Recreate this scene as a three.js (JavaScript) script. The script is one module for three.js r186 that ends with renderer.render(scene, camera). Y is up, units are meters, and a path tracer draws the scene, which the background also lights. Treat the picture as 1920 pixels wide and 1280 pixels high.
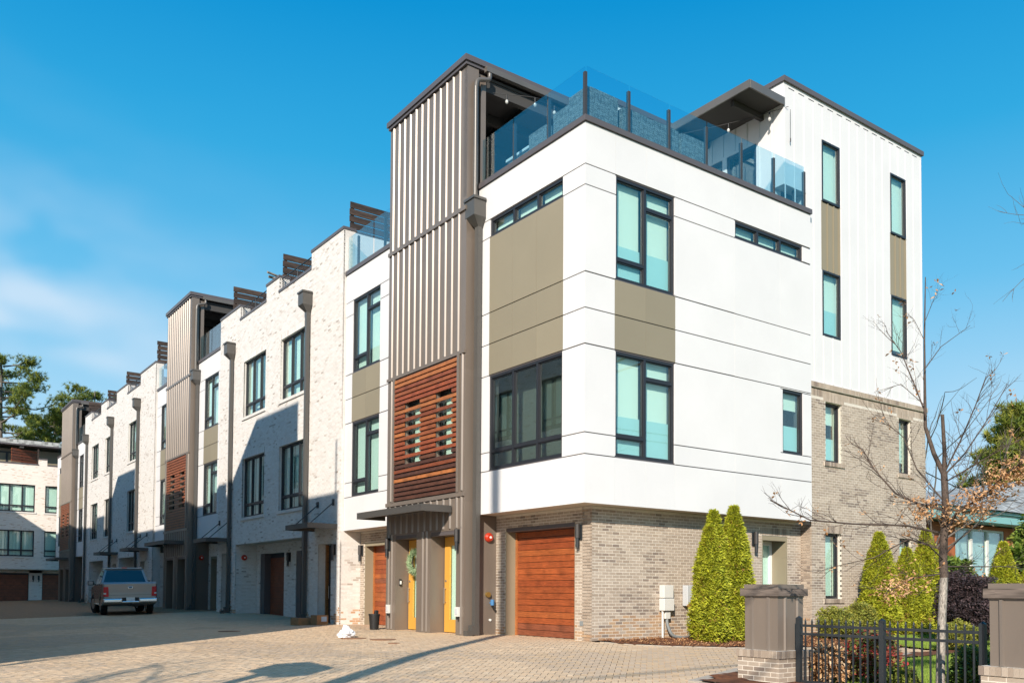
import * as THREE from 'three';
import { mergeGeometries } from 'three/addons/utils/BufferGeometryUtils.js';
import { RoundedBoxGeometry } from 'three/addons/geometries/RoundedBoxGeometry.js';

/* ---------- camera (shifted lens, almost level) ---------- */
const scene = new THREE.Scene();
const PX = { f: 1662.64, cy: 1053.0 };
const camera = new THREE.PerspectiveCamera(2 * Math.atan(PX.cy / PX.f) * 180 / Math.PI, 1920 / (2 * PX.cy), 0.1, 900);
camera.setViewOffset(1920, 2 * PX.cy, 0, 0, 1920, 1280);
{
  const yaw = 0.628028, pit = 0.0333806, rol = 0.0062701;
  const d = new THREE.Vector3(Math.sin(yaw) * Math.cos(pit), Math.sin(pit), -Math.cos(yaw) * Math.cos(pit));
  const r0 = new THREE.Vector3(Math.cos(yaw), 0, Math.sin(yaw));
  const u0 = new THREE.Vector3().crossVectors(r0, d);
  const r = r0.clone().multiplyScalar(Math.cos(rol)).addScaledVector(u0, Math.sin(rol));
  const u = u0.clone().multiplyScalar(Math.cos(rol)).addScaledVector(r0, -Math.sin(rol));
  camera.quaternion.setFromRotationMatrix(new THREE.Matrix4().makeBasis(r, u, d.clone().negate()));
  camera.position.set(-11.9335, 1.062, 13.9082);
}
/* ---------- random numbers and noise (seeded) ---------- */
let seed = 12345;
const rnd = () => { seed = (seed * 1664525 + 1013904223) >>> 0; return seed / 4294967296; };
const rr = (a, b) => a + (b - a) * rnd();
const pick = a => a[Math.floor(rnd() * a.length)];
function hash(x, y, s) { let h = (x * 374761393 + y * 668265263 + s * 144665) | 0; h = Math.imul(h ^ (h >>> 13), 1274126177); return ((h ^ (h >>> 16)) >>> 0) / 4294967296; }
function vnoise(x, y, s, per) {
  const xi = Math.floor(x), yi = Math.floor(y), fx = x - xi, fy = y - yi, m = v => per ? ((v % per) + per) % per : v;
  const sx = fx * fx * (3 - 2 * fx), sy = fy * fy * (3 - 2 * fy);
  const a = hash(m(xi), m(yi), s), b = hash(m(xi + 1), m(yi), s), c = hash(m(xi), m(yi + 1), s), e = hash(m(xi + 1), m(yi + 1), s);
  return a + (b - a) * sx + (c - a) * sy + (a - b - c + e) * sx * sy;
}
/* ---------- sky: clear winter blue, paler to the horizon, thin cloud low in the west ---------- */
{
  const W = 1024, H = 512, data = new Float32Array(W * H * 4);
  const stops = [[-90, .30, .29, .27], [-4, .33, .34, .34], [0, .50, .65, .765], [6, .43, .62, .765], [11, .305, .555, .745], [18, .12, .43, .69], [26, .026, .322, .61], [34, .004, .235, .535], [50, .004, .19, .475], [90, .005, .165, .44]];
  for (let j = 0; j < H; j++) {
    const el = ((j + .5) / H - .5) * 180;
    let k = 0; while (k < stops.length - 2 && el > stops[k + 1][0]) k++;
    const A = stops[k], B = stops[k + 1], t = Math.min(1, Math.max(0, (el - A[0]) / (B[0] - A[0])));
    for (let i = 0; i < W; i++) {
      const az = ((i + .5) / W - .5) * 360;           // atan2(z, x)
      let c = [0, 1, 2].map(q => A[q + 1] + (B[q + 1] - A[q + 1]) * t);
      if (el > 0) {
        const x = i / W * 96, y = el / 2.4;
        let n = 0, a = .5; for (let o = 0; o < 5; o++) { n += a * vnoise(x * (1 << o) * .5, y * (1 << o) * .9 + x * .3, 7 + o, 32 << o); a *= .5; }
        const da = ((az + 86 + 540) % 360) - 180;       // clouds west-north-west
        const zone = Math.exp(-((el - 13) ** 2) / 55) * (.7 / (1 + Math.exp((da - 3) / 2.2)) + .14 / (1 + Math.exp((da - 18) / 4))) + .05 * Math.exp(-((el - 8) ** 2) / 30);
        const cl = Math.min(.62, Math.max(0, n - .33) * 5.5 * zone);
        const w = [.62, .70, .79]; c = c.map((v, q) => v + (w[q] - v) * cl);
      }
      const o = (j * W + i) * 4; data[o] = c[0]; data[o + 1] = c[1]; data[o + 2] = c[2]; data[o + 3] = 1;
    }
  }
  const sky = new THREE.DataTexture(data, W, H, THREE.RGBAFormat, THREE.FloatType);
  sky.mapping = THREE.EquirectangularReflectionMapping; sky.magFilter = THREE.LinearFilter; sky.minFilter = THREE.LinearFilter; sky.needsUpdate = true;
  scene.background = sky; scene.environment = sky;
}
/* ---------- sun ---------- */
const SUN = new THREE.Vector3(-.766 * .891, .454, .643 * .891);
const sun = new THREE.DirectionalLight(new THREE.Color().setRGB(1, .895, .765), 5.0);
sun.position.copy(SUN).multiplyScalar(80); sun.target.position.set(0, 0, 0); sun.castShadow = true; sun.shadow.radius = 1.0;
sun.shadow.mapSize.set(4096, 4096);
Object.assign(sun.shadow.camera, { left: -70, right: 70, top: 60, bottom: -60, near: 1, far: 220 });
scene.add(sun, sun.target);
/* ---------- renderer ---------- */
const renderer = new THREE.WebGLRenderer({ antialias: true });
renderer.toneMapping = THREE.LinearToneMapping; renderer.toneMappingExposure = 1.25;
renderer.shadowMap.enabled = true; renderer.outputColorSpace = THREE.SRGBColorSpace;

/* ---------- textures ---------- */
function tex(size, fn, rep = 1, srgb = true) {
  const d = new Uint8Array(size * size * 4);
  for (let y = 0; y < size; y++) for (let x = 0; x < size; x++) {
    const c = fn(x / size, y / size); const o = (y * size + x) * 4;
    for (let k = 0; k < 3; k++) d[o + k] = Math.max(0, Math.min(255, (Array.isArray(c) ? c[k] : c) * 255)); d[o + 3] = 255;
  }
  const t = new THREE.DataTexture(d, size, size, THREE.RGBAFormat);
  t.wrapS = t.wrapT = THREE.RepeatWrapping; t.magFilter = THREE.LinearFilter; t.minFilter = THREE.LinearMipmapLinearFilter; t.generateMipmaps = true;
  t.repeat.set(rep, rep); if (srgb) t.colorSpace = THREE.SRGBColorSpace; t.needsUpdate = true; return t;
}
function fbm(u, v, base, oct, s) { let n = 0, a = .5, t = 0; for (let o = 0; o < oct; o++) { const p = base << o; n += a * vnoise(u * p, v * p, s + o, p); t += a; a *= .55; } return n / t; }
const T = {
  fine: tex(256, (u, v) => .92 + .08 * fbm(u, v, 24, 3, 3) - .06 * (fbm(u, v, 3, 3, 9) > .6 ? 1 : 0) * fbm(u, v, 60, 2, 4), .7),
  panel: tex(256, (u, v) => .955 + .045 * fbm(u, v, 4, 4, 31), .23),
  metal: tex(256, (u, v) => .90 + .10 * fbm(u, v * .5, 6, 4, 51), .31),
  wood: tex(512, (u, v) => { const w = fbm(u * .5, v, 4, 3, 61); const s = .5 + .5 * Math.sin(v * 140 + w * 16); const g = .80 + .05 * s + .20 * (vnoise(u * 12, v * 240, 64, 0) - .5) + .24 * (fbm(u, v, 6, 3, 66) - .5); return g; }, .8),
  grey: tex(512, (u, v) => { const s = .5 + .5 * Math.sin((v * 30 + fbm(u, v, 3, 3, 71) * 7)); return .68 + .18 * s + .3 * (vnoise(u * 8, v * 200, 74, 0) - .5); }, .9),
  stone: tex(256, (u, v) => .84 + .16 * fbm(u, v, 20, 4, 81) - .10 * (hash(Math.floor(u * 128), Math.floor(v * 128), 5) > .93 ? 1 : 0), 3.1),
  dirt: tex(512, (u, v) => { const n = fbm(u, v, 12, 5, 91), k = vnoise(u * 180, v * 180, 94, 180); return [.60 + .40 * n - .35 * k * k, .52 + .38 * n - .35 * k * k, .45 + .35 * n - .33 * k * k]; }, .8),
  grass: tex(512, (u, v) => { const n = fbm(u, v, 10, 4, 101), k = vnoise(u * 200, v * 200, 104, 200); return [.55 + .35 * n + .2 * k, .62 + .3 * n + .2 * k, .4 + .3 * n]; }, .8),
  bark: tex(256, (u, v) => .55 + .45 * fbm(u, v, 16, 4, 111) - .25 * (vnoise(u * 50, v * 9, 114, 0) > .68 ? 1 : 0), 1.6),
  shingle: tex(256, (u, v) => .65 + .35 * hash(Math.floor(u * 10 + (Math.floor(v * 12) % 2) * .5), Math.floor(v * 12), 3) * (v * 12 % 1 < .1 ? .6 : 1), .4),
  weave: tex(256, (u, v) => { const a = Math.abs(Math.sin(u * Math.PI * 22)), b = Math.abs(Math.sin(v * Math.PI * 22)), o = (Math.floor(u * 22) + Math.floor(v * 22)) % 2; const n = hash(Math.floor(u * 22 * (o ? 1 : .2)), Math.floor(v * 22 * (o ? .2 : 1)), 8); return (.30 + .55 * (o ? a : b)) * (.65 + .5 * n); }, 2.2),
  farbrick: tex(512, (u, v) => { const r = Math.floor(v * 32), x = u * 10 + (r % 2) * .5, j = (v * 32 % 1) < .15 || (x % 1) < .06; const h = hash(Math.floor(x), r, 13); return j ? [.93, .90, .87] : h < .08 ? [.84, .77, .71] : [.97 - .05 * h, .945 - .06 * h, .92 - .06 * h]; }, .46),
};
const lin = (r, g, b) => new THREE.Color().setRGB(r, g, b);
const mat = (c, o = {}) => new THREE.MeshStandardMaterial(Object.assign({ color: lin(...c), roughness: .75 }, o));
const phys = (c, o = {}) => new THREE.MeshPhysicalMaterial(Object.assign({ color: lin(...c), roughness: .5 }, o));
const M = {
  white: mat([.785, .775, .775], { map: T.panel, roughness: .6 }),
  whiteB: mat([.772, .764, .766], { map: T.panel, roughness: .6 }),
  tan: mat([.298, .258, .180], { map: T.panel, roughness: .55 }),
  tanB: mat([.280, .243, .170], { map: T.panel, roughness: .55 }),
  brown: phys([.195, .157, .128], { map: T.metal, roughness: .40, metalness: .0, clearcoat: .35, clearcoatRoughness: .38 }),
  rib: phys([.225, .185, .155], { map: T.metal, roughness: .36, metalness: .25, clearcoat: .8, clearcoatRoughness: .3 }),
  pipe: phys([.095, .09, .083], { map: T.metal, roughness: .4 }),
  spout: phys([.135, .122, .108], { map: T.metal, roughness: .36, clearcoat: .3, clearcoatRoughness: .35 }),
  canopy: phys([.072, .067, .062], { roughness: .45 }),
  coping: phys([.105, .092, .095], { roughness: .42 }),
  dark: mat([.030, .031, .036], { roughness: .5 }),
  frame: mat([.022, .024, .030], { roughness: .42 }),
  iron: mat([.022, .027, .032], { roughness: .42 }),
  post: mat([.045, .042, .042], { roughness: .45 }),
  interior: mat([.10, .095, .085], { roughness: .95 }),
  ceiling: mat([.055, .052, .05], { roughness: .8 }),
  blind: mat([.86, .86, .80], { roughness: .95 }),
  film: mat([.50, .70, .74], { roughness: .6 }),
  blindB: mat([.78, .80, .76], { roughness: .95 }),
  glass: phys([.885, .985, .965], { transmission: 1, thickness: 0, roughness: .015, ior: 1.75, side: THREE.DoubleSide }),
  rail: phys([.80, .93, .97], { transmission: 1, thickness: 0, roughness: .01, ior: 1.75, side: THREE.DoubleSide }),
  railEdge: phys([.55, .80, .82], { roughness: .2 }),
  darkGlass: phys([.02, .035, .045], { roughness: .03, ior: 1.6, clearcoat: .6, clearcoatRoughness: .03 }),
  soffit: mat([.62, .55, .46], { map: T.panel }),
  mortar: mat([.76, .695, .60], { map: T.fine, roughness: .95 }),
  mortarW: mat([.78, .745, .70], { map: T.fine, roughness: .95 }),
  yellow: phys([.66, .34, .055], { roughness: .38 }),
  door: phys([.46, .20, .06], { map: T.wood, roughness: .5 }),
  doorWhite: mat([.78, .80, .79], { roughness: .5 }),
  chrome: mat([.66, .68, .70], { metalness: 1, roughness: .16 }),
  steel: mat([.45, .45, .45], { metalness: .9, roughness: .35 }),
  red: phys([.50, .035, .012], { roughness: .35 }),
  brass: mat([.42, .28, .08], { metalness: .7, roughness: .4 }),
  meter: mat([.66, .655, .62], { roughness: .6 }),
  meterGrey: mat([.52, .545, .57], { roughness: .5 }),
  conduit: mat([.23, .25, .255], { roughness: .5 }),
  concrete: mat([.52, .45, .37], { map: T.stone, roughness: .95 }),
  paveBase: mat([.20, .155, .115], { map: T.dirt, roughness: 1 }),
  paveFar: mat([.72, .53, .355], { map: T.dirt, roughness: .95 }),
  lawn: mat([.18, .26, .035], { map: T.grass, roughness: 1 }),
  mulch: mat([.30, .125, .045], { map: T.dirt, roughness: 1 }),
  farGround: mat([.14, .15, .06], { map: T.grass, roughness: 1 }),
  bark: mat([.30, .255, .21], { map: T.bark, roughness: .95, bumpMap: T.bark, bumpScale: .006 }),
  barkPale: mat([.62, .56, .49], { map: T.bark, roughness: .95, bumpMap: T.bark, bumpScale: .004 }),
  branch: mat([.17, .125, .10], { map: T.bark, roughness: .95 }),
  barkDark: mat([.125, .095, .075], { map: T.bark, roughness: .95 }),
  wicker: phys([.62, .66, .66], { map: T.weave, roughness: .6, bumpMap: T.weave, bumpScale: .004 }),
  cushion: mat([.50, .50, .49], { roughness: .95 }),
  bulb: phys([.85, .85, .82], { roughness: .12, transmission: .4 }),
  white2: mat([.82, .82, .80], { roughness: .5 }),
  card: mat([.36, .21, .10], { map: T.fine, roughness: .9 }),
  farbrick: mat([.93, .90, .87], { map: T.farbrick, roughness: .95 }),
  roofGrey: mat([.52, .53, .51], { map: T.shingle, roughness: .95 }),
  teal: mat([.22, .46, .47], { roughness: .6 }),
  orangeBrick: mat([.44, .135, .05], { map: T.fine, roughness: .9 }),
  fenceWood: mat([.46, .40, .33], { map: T.grey, roughness: .9 }),
  greyWood: mat([.245, .195, .165], { map: T.grey, roughness: .85 }),
  screen: [[.085, .055, .042], [.105, .068, .05], [.070, .047, .037]].map(c => mat(c, { map: T.grey, roughness: .8 })),
  tyre: mat([.015, .015, .016], { roughness: .85 }),
  paint: phys([.30, .285, .27], { metalness: .55, roughness: .34, clearcoat: 1, clearcoatRoughness: .06 }),
  tail: phys([.68, .012, .016], { roughness: .4 }),
  lens: phys([.7, .7, .68], { roughness: .12 }),
  black: mat([.015, .015, .016], { roughness: .5 }),
};
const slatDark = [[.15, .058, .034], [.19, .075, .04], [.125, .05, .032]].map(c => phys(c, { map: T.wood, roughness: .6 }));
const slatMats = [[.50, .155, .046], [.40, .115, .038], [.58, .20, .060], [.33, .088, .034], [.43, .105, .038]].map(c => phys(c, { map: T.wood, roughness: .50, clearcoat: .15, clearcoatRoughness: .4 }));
const plankMats = [[.46, .108, .030], [.52, .140, .038], [.40, .088, .026], [.49, .118, .032], [.33, .098, .045]].map(c => phys(c, { map: T.wood, roughness: .52, clearcoat: .12, clearcoatRoughness: .4 }));
const GB = [[.42, .338, .265], [.455, .372, .295], [.485, .40, .32], [.375, .298, .232], [.32, .252, .20], [.51, .425, .342], [.435, .355, .282], [.275, .218, .178]];
const WB = [[.80, .765, .725], [.82, .79, .755], [.78, .74, .695], [.83, .805, .775], [.75, .705, .66], [.81, .78, .745], [.66, .60, .545], [.50, .44, .39]];
const PV = [[.73, .525, .335], [.77, .56, .36], [.68, .485, .30], [.75, .54, .345], [.64, .48, .33], [.78, .585, .39]];
const brickMats = GB.map(c => mat(c, { map: T.fine, roughness: .92 }));
const paverMats = PV.map(c => mat(c, { map: T.stone, roughness: .95 }));
const brickInst = mat([1, 1, 1], { map: T.fine, roughness: .92 });
const paverInst = mat([1, 1, 1], { map: T.stone, roughness: .95 });

/* ---------- building blocks ---------- */
const used = {};
function numbered(n) { used[n] = (used[n] || 0) + 1; return used[n] === 1 ? n : `${n}_${String(used[n] - 1).padStart(3, '0')}`; }
function thing(name, label, category, p = [0, 0, 0], group) {
  const g = new THREE.Group(); g.name = numbered(name); g.position.set(...p); g.userData = { label, category }; if (group) g.userData.group = group; scene.add(g); return g;
}
const wp = o => { const v = new THREE.Vector3(); for (let k = o; k && k !== scene; k = k.parent) v.add(k.position); return v; };
function shadow(m) { m.castShadow = m.receiveShadow = true; return m; }
/* geometries are given in world coordinates and moved into their parent's frame */
function obj(name, geos, m, parent = scene) {
  const g = Array.isArray(geos) ? (geos.length > 1 ? mergeGeometries(geos.map(q => { const r = q.index ? q.toNonIndexed() : q; for (const k of Object.keys(r.attributes)) if (!['position', 'normal', 'uv'].includes(k)) r.deleteAttribute(k); return r; })) : geos[0]) : geos;
  const me = shadow(new THREE.Mesh(g, m));
  g.computeBoundingBox(); const c = g.boundingBox.getCenter(new THREE.Vector3()); c.y = g.boundingBox.min.y;
  g.translate(-c.x, -c.y, -c.z);
  const o = parent === scene ? new THREE.Vector3() : wp(parent);
  me.position.copy(c).sub(o); me.name = parent === scene ? numbered(name) : name; parent.add(me); return me;
}
function struct(name, geos, m, parent = scene) { const o = obj(name, geos, m, parent); o.userData.kind = 'structure'; return o; }
function tag(o, label, category, group) { o.userData = { label, category }; if (group) o.userData.group = group; return o; }
function B(x0, x1, y0, y1, z0, z1) {
  const a = Math.min(x0, x1), b = Math.max(x0, x1), c = Math.min(y0, y1), d = Math.max(y0, y1), e = Math.min(z0, z1), f = Math.max(z0, z1);
  const g = new THREE.BoxGeometry(b - a, d - c, f - e); g.translate((a + b) / 2, (c + d) / 2, (e + f) / 2);
  const p = g.attributes.position, n = g.attributes.normal, u = g.attributes.uv;
  for (let i = 0; i < p.count; i++) {
    const x = p.getX(i), y = p.getY(i), z = p.getZ(i);
    if (Math.abs(n.getX(i)) > .5) u.setXY(i, z, y); else if (Math.abs(n.getY(i)) > .5) u.setXY(i, x, z); else u.setXY(i, x, y);
  }
  return g;
}
/* a wall face: S looks to +z, L to -x, R to +x; u runs along it, v up, d outwards */
const face = (t, b) => ({ t, b });
function fb(F, u0, u1, v0, v1, d0, d1) {
  if (F.t === 'S') return B(u0, u1, v0, v1, F.b + d0, F.b + d1);
  if (F.t === 'L') return B(F.b - d1, F.b - d0, v0, v1, -u1, -u0);
  return B(F.b + d0, F.b + d1, v0, v1, -u1, -u0);
}
function fp(F, u, v, d) { return F.t === 'S' ? new THREE.Vector3(u, v, F.b + d) : F.t === 'L' ? new THREE.Vector3(F.b - d, v, -u) : new THREE.Vector3(F.b + d, v, -u); }
/* rectangle minus holes -> rectangles */
function cut(u0, u1, v0, v1, holes) {
  const vs = [v0, v1, ...holes.flatMap(h => [h[2], h[3]])].filter(v => v >= v0 && v <= v1).sort((a, b) => a - b).filter((v, i, a) => !i || v - a[i - 1] > 1e-4);
  const out = [];
  for (let k = 0; k + 1 < vs.length; k++) {
    const a = vs[k], b = vs[k + 1], m = (a + b) / 2;
    let segs = [[u0, u1]];
    for (const h of holes) if (h[2] < m && h[3] > m) segs = segs.flatMap(([p, q]) => h[1] <= p || h[0] >= q ? [[p, q]] : [[p, h[0]], [h[1], q]].filter(s => s[1] - s[0] > 1e-3));
    for (const [p, q] of segs) {
      const last = out.find(r => Math.abs(r[0] - p) < 1e-4 && Math.abs(r[1] - q) < 1e-4 && Math.abs(r[3] - a) < 1e-4);
      if (last) last[3] = b; else out.push([p, q, a, b]);
    }
  }
  return out;
}
function tube(pts, r, seg = 6, closed = false) {
  const c = new THREE.CatmullRomCurve3(pts.map(p => p.isVector3 ? p : new THREE.Vector3(...p)), closed, 'centripetal');
  return new THREE.TubeGeometry(c, Math.max(2, pts.length * 3), r, seg, closed);
}
function bar(a, b, r, seg = 6, r2 = r) {
  const A = a.isVector3 ? a : new THREE.Vector3(...a), Bv = b.isVector3 ? b : new THREE.Vector3(...b), d = Bv.clone().sub(A), L = d.length();
  const g = new THREE.CylinderGeometry(r2, r, L, seg, 1); g.translate(0, L / 2, 0);
  g.applyQuaternion(new THREE.Quaternion().setFromUnitVectors(new THREE.Vector3(0, 1, 0), d.normalize())); return g.translate(A.x, A.y, A.z);
}
function cyl(x, y0, y1, z, r, seg = 16, r2 = r) { const g = new THREE.CylinderGeometry(r2, r, y1 - y0, seg); return g.translate(x, (y0 + y1) / 2, z); }
function rbox(w, h, d, r, x, y, z) { return new RoundedBoxGeometry(w, h, d, 2, r).translate(x, y, z); }
function extr(pts, depth, bevel = 0) {
  const s = new THREE.Shape(pts.map(p => new THREE.Vector2(p[0], p[1])));
  return new THREE.ExtrudeGeometry(s, { depth, bevelEnabled: bevel > 0, bevelSize: bevel, bevelThickness: bevel, bevelSegments: 2, steps: 1 });
}
const unit = new THREE.BoxGeometry(1, 1, 1);
const ground = (x, z) => (z < -12 ? .03 : .02) * Math.min(x, 0) - .045 * Math.max(z, 0) + .0125 * Math.max(0, Math.min(12, -z - 12));

/* brick courses over a face: list of [u0,u1,v0,v1] */
const CO = .0677, BL = .203, JO = .0125;
function bricks(u0, u1, v0, v1, holes) {
  const out = [];
  const n = Math.floor((v1 - v0) / CO + .01);
  for (let k = 0; k < n; k++) {
    const a = v0 + k * CO + JO, b = v0 + (k + 1) * CO, m = (a + b) / 2;
    for (let u = u0 - (k % 2) * BL / 2; u < u1; u += BL) {
      let segs = [[Math.max(u0, u), Math.min(u1, u + BL - JO)]];
      for (const h of holes) if (h[2] < m && h[3] > m) segs = segs.flatMap(([p, q]) => h[1] <= p || h[0] >= q ? [[p, q]] : [[p, h[0]], [h[1], q]]);
      for (const [p, q] of segs) if (q - p > .025) out.push([p, q, a, b]);
    }
  }
  return out;
}
function soldiers(u0, u1, v0, v1) { const out = []; const n = Math.round((u1 - u0) / .0677), w = (u1 - u0) / n; for (let i = 0; i < n; i++) out.push([u0 + i * w + .004, u0 + (i + 1) * w - .004, v0 + .005, v1 - .004]); return out; }
const q0 = new THREE.Quaternion(), v3 = (x, y, z) => new THREE.Vector3(x, y, z);
function brickMatrix(F, r, dOut, o) {
  const th = .05, c = fp(F, (r[0] + r[1]) / 2, (r[2] + r[3]) / 2, dOut - th / 2).sub(o), w = r[1] - r[0], h = r[3] - r[2];
  return [c, F.t === 'S' ? v3(w, h, th) : v3(th, h, w)];
}
function tint(c, j) { const k = 1 + (rnd() - .5) * j; return lin(Math.min(.92, c[0] * k), Math.min(.92, c[1] * k), Math.min(.92, c[2] * k)); }
/* list: {F, r, d}; the largest ones become single meshes, the others one instanced part */
function layBricks(parent, list, pal, nSingle, clay) {
  const o = wp(parent), cam = camera.position;
  for (const q of list) { const c = fp(q.F, (q.r[0] + q.r[1]) / 2, (q.r[2] + q.r[3]) / 2, 0); q.dist = c.distanceTo(cam); q.c = c; }
  list.sort((a, b) => a.dist - b.dist);
  const rest = list.slice(nSingle);
  for (const q of list.slice(0, nSingle)) {
    const [c, s] = brickMatrix(q.F, q.r, (q.d || 0) + rr(-.0015, .0015), o);
    const patch = vnoise(q.c.x * 1.4 + q.c.z * 1.4, q.c.y * 2.2, 5, 0);
    const me = shadow(new THREE.Mesh(unit, clay && clay(q.c) ? clayMats[Math.floor(rnd() * 3)] : brickMats[patch > .62 && rnd() < .6 ? pick([3, 4, 7, 0]) : pick([0, 1, 2, 5, 6, 1, 2, 3])]));
    me.name = 'brick'; me.position.copy(c); me.scale.copy(s); parent.add(me);
  }
  if (!rest.length) return;
  const im = new THREE.InstancedMesh(unit, brickInst, rest.length), mx = new THREE.Matrix4();
  rest.forEach((q, i) => {
    const [c, s] = brickMatrix(q.F, q.r, (q.d || 0) + rr(-.002, .002), o); im.setMatrixAt(i, mx.compose(c, q0, s));
    const patch = vnoise(q.c.x * 1.4 + q.c.z * 1.4, q.c.y * 2.2, 5, 0);
    let col;
    if (clay && clay(q.c)) col = tint(pick(pal === WB ? [[.56, .34, .20], [.62, .42, .28]] : [[.46, .29, .17], [.50, .34, .21], [.43, .29, .19]]), .15);
    else if (pal === WB) col = tint(rnd() < .03 + (patch > .64 ? .12 : 0) ? pick([WB[6], WB[6], WB[7]]) : pick(WB.slice(0, 6)), .08);
    else col = tint(patch > .62 && rnd() < .6 ? pick([GB[3], GB[4], GB[7]]) : pick([GB[0], GB[1], GB[2], GB[5], GB[6], GB[1]]), .14);
    im.setColorAt(i, col);
  });
  im.name = 'bricks'; im.userData.kind = 'stuff'; shadow(im); parent.add(im);
}
const clayMats = [[.46, .29, .17], [.50, .34, .21], [.43, .29, .19]].map(c => mat(c, { map: T.fine, roughness: .95 }));

/* window: frame mesh with panes and blinds as its sub-parts. cols: fractions; tr: transom heights per column */
function win(par, F, u0, u1, v0, v1, o = {}) {
  const cols = o.cols || 1, w = (u1 - u0) / cols, fw = o.fw || .055, d0 = o.d ?? -.03, g = [];
  g.push(fb(F, u0, u1, v0, v0 + fw, d0 - .09, d0), fb(F, u0, u1, v1 - fw, v1, d0 - .09, d0), fb(F, u0, u0 + fw, v0 + fw, v1 - fw, d0 - .09, d0), fb(F, u1 - fw, u1, v0 + fw, v1 - fw, d0 - .09, d0));
  const lights = [];
  for (let i = 0; i < cols; i++) {
    const a = u0 + i * w, b = a + w, t = (o.tr && o.tr[i % o.tr.length]) || [];
    if (i) g.push(fb(F, a - fw * .62, a + fw * .62, v0 + fw, v1 - fw, d0 - .092, d0 - .004));
    const L = i ? a + fw * .62 : a + fw, R = i < cols - 1 ? b - fw * .62 : b - fw;
    const vs = [v0 + fw, ...t, v1 - fw];
    for (const q of t) g.push(fb(F, L, R, q - fw * .62, q + fw * .62, d0 - .088, d0 - .008));
    for (let k = 0; k + 1 < vs.length; k++) {
      const lo = k ? vs[k] + fw * .62 : vs[k], hi = k + 2 < vs.length ? vs[k + 1] - fw * .62 : vs[k + 1];
      lights.push([L, R, lo, hi]);
      const s = .028;   // sash inside each light
      if (!o.plain) g.push(fb(F, L, R, lo, lo + s, d0 - .075, d0 - .03), fb(F, L, R, hi - s, hi, d0 - .075, d0 - .03), fb(F, L, L + s, lo + s, hi - s, d0 - .075, d0 - .03), fb(F, R - s, R, lo + s, hi - s, d0 - .075, d0 - .03));
    }
  }
  const f = obj('window', g, o.mat || M.frame, par);
  for (const [L, R, lo, hi] of lights) obj('pane', fb(F, L + .002, R - .002, lo + .002, hi - .002, d0 - .058, d0 - .055), M.glass, f);
  if (o.blind !== 0) {
    for (let i = 0; i < cols; i++) {
      const fr = Array.isArray(o.blind) ? o.blind[i] : (o.blind ?? 1); if (!fr) continue;
      const a = u0 + i * w + .05, b = u0 + (i + 1) * w - .05, lo = v1 - (v1 - v0 - .06) * fr;
      if (o.film) obj('privacy_film', fb(F, a, b, v0 + .05, v0 + (v1 - v0) * o.film, d0 - .13, d0 - .125), M.film, f);
      obj('blind', fb(F, a, b, lo, v1 - .05, d0 - .175 - i * .002, d0 - .165 - i * .002), o.bm || M.blind, f);
    }
  }
  return f;
}
/* leader head + downpipe, parts of a house */
function leader(par, F, u, vTop, vBot, d, kick = true, m = M.spout, scale = 1) {
  const s = scale, hw = .2 * s;
  const head = [];
  const ring = (w, dd, v) => { const c = fp(F, u, v, 0); return [[-w, 0], [w, 0], [w, dd], [-w, dd]].map(([a, b]) => fp(F, u + a, v, d + b)); };
  const lo = ring(.07 * s, .12 * s, vTop - .62 * s), mi = ring(hw, .33 * s, vTop - .40 * s), hi = ring(hw, .33 * s, vTop);
  const quad = (a, b, c, e) => { const g = new THREE.BufferGeometry(); const p = [a, b, c, a, c, e].flatMap(v => [v.x, v.y, v.z]); g.setAttribute('position', new THREE.Float32BufferAttribute(p, 3)); g.setAttribute('uv', new THREE.Float32BufferAttribute([0, 0, 1, 0, 1, 1, 0, 0, 1, 1, 0, 1], 2)); g.computeVertexNormals(); return g; };
  const flip = F.t === 'L' || F.t === 'R' ? F.t === 'L' : false;
  for (let k = 0; k < 4; k++) { const n = (k + 1) % 4; for (const [A, Bq] of [[lo, mi], [mi, hi]]) head.push(flip ? quad(A[n], A[k], Bq[k], Bq[n]) : quad(A[k], A[n], Bq[n], Bq[k])); }
  head.push(fb(F, u - hw - .03, u + hw + .03, vTop, vTop + .06 * s, d - .005, d + .36 * s));
  obj('leader_head', head, m, par);
  const p = [fb(F, u - .075 * s, u + .075 * s, vBot + .25, vTop - .60 * s, d + .01, d + .13 * s)];
  if (kick) p.push(fb(F, u - .09 * s, u + .09 * s, vBot + .02, vBot + .25, d + .012, d + .22), fb(F, u - .085 * s, u + .085 * s, vBot - .02, vBot + .12, d + .22, d + .36));
  obj('downpipe', p, m, par);
}

/* =================== ground =================== */
function sheet(xs, zs, yf, inside) {
  const pos = [], uv = [], idx = [], id = new Map(); let n = 0;
  const vert = (x, z) => { const k = x + '|' + z; if (!id.has(k)) { pos.push(x, yf(x, z), z); uv.push(x, z); id.set(k, n++); } return id.get(k); };
  for (let i = 0; i + 1 < xs.length; i++) for (let j = 0; j + 1 < zs.length; j++) {
    if (inside && !inside((xs[i] + xs[i + 1]) / 2, (zs[j] + zs[j + 1]) / 2)) continue;
    const a = vert(xs[i], zs[j]), b = vert(xs[i + 1], zs[j]), c = vert(xs[i + 1], zs[j + 1]), d = vert(xs[i], zs[j + 1]);
    idx.push(a, d, b, b, d, c);
  }
  const g = new THREE.BufferGeometry(); g.setAttribute('position', new THREE.Float32BufferAttribute(pos, 3)); g.setAttribute('uv', new THREE.Float32BufferAttribute(uv, 2)); g.setIndex(idx); g.computeVertexNormals(); return g;
}
const range = (a, b, s) => { const o = []; for (let v = a; v <= b + 1e-6; v += s) o.push(+v.toFixed(4)); return o; };
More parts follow.
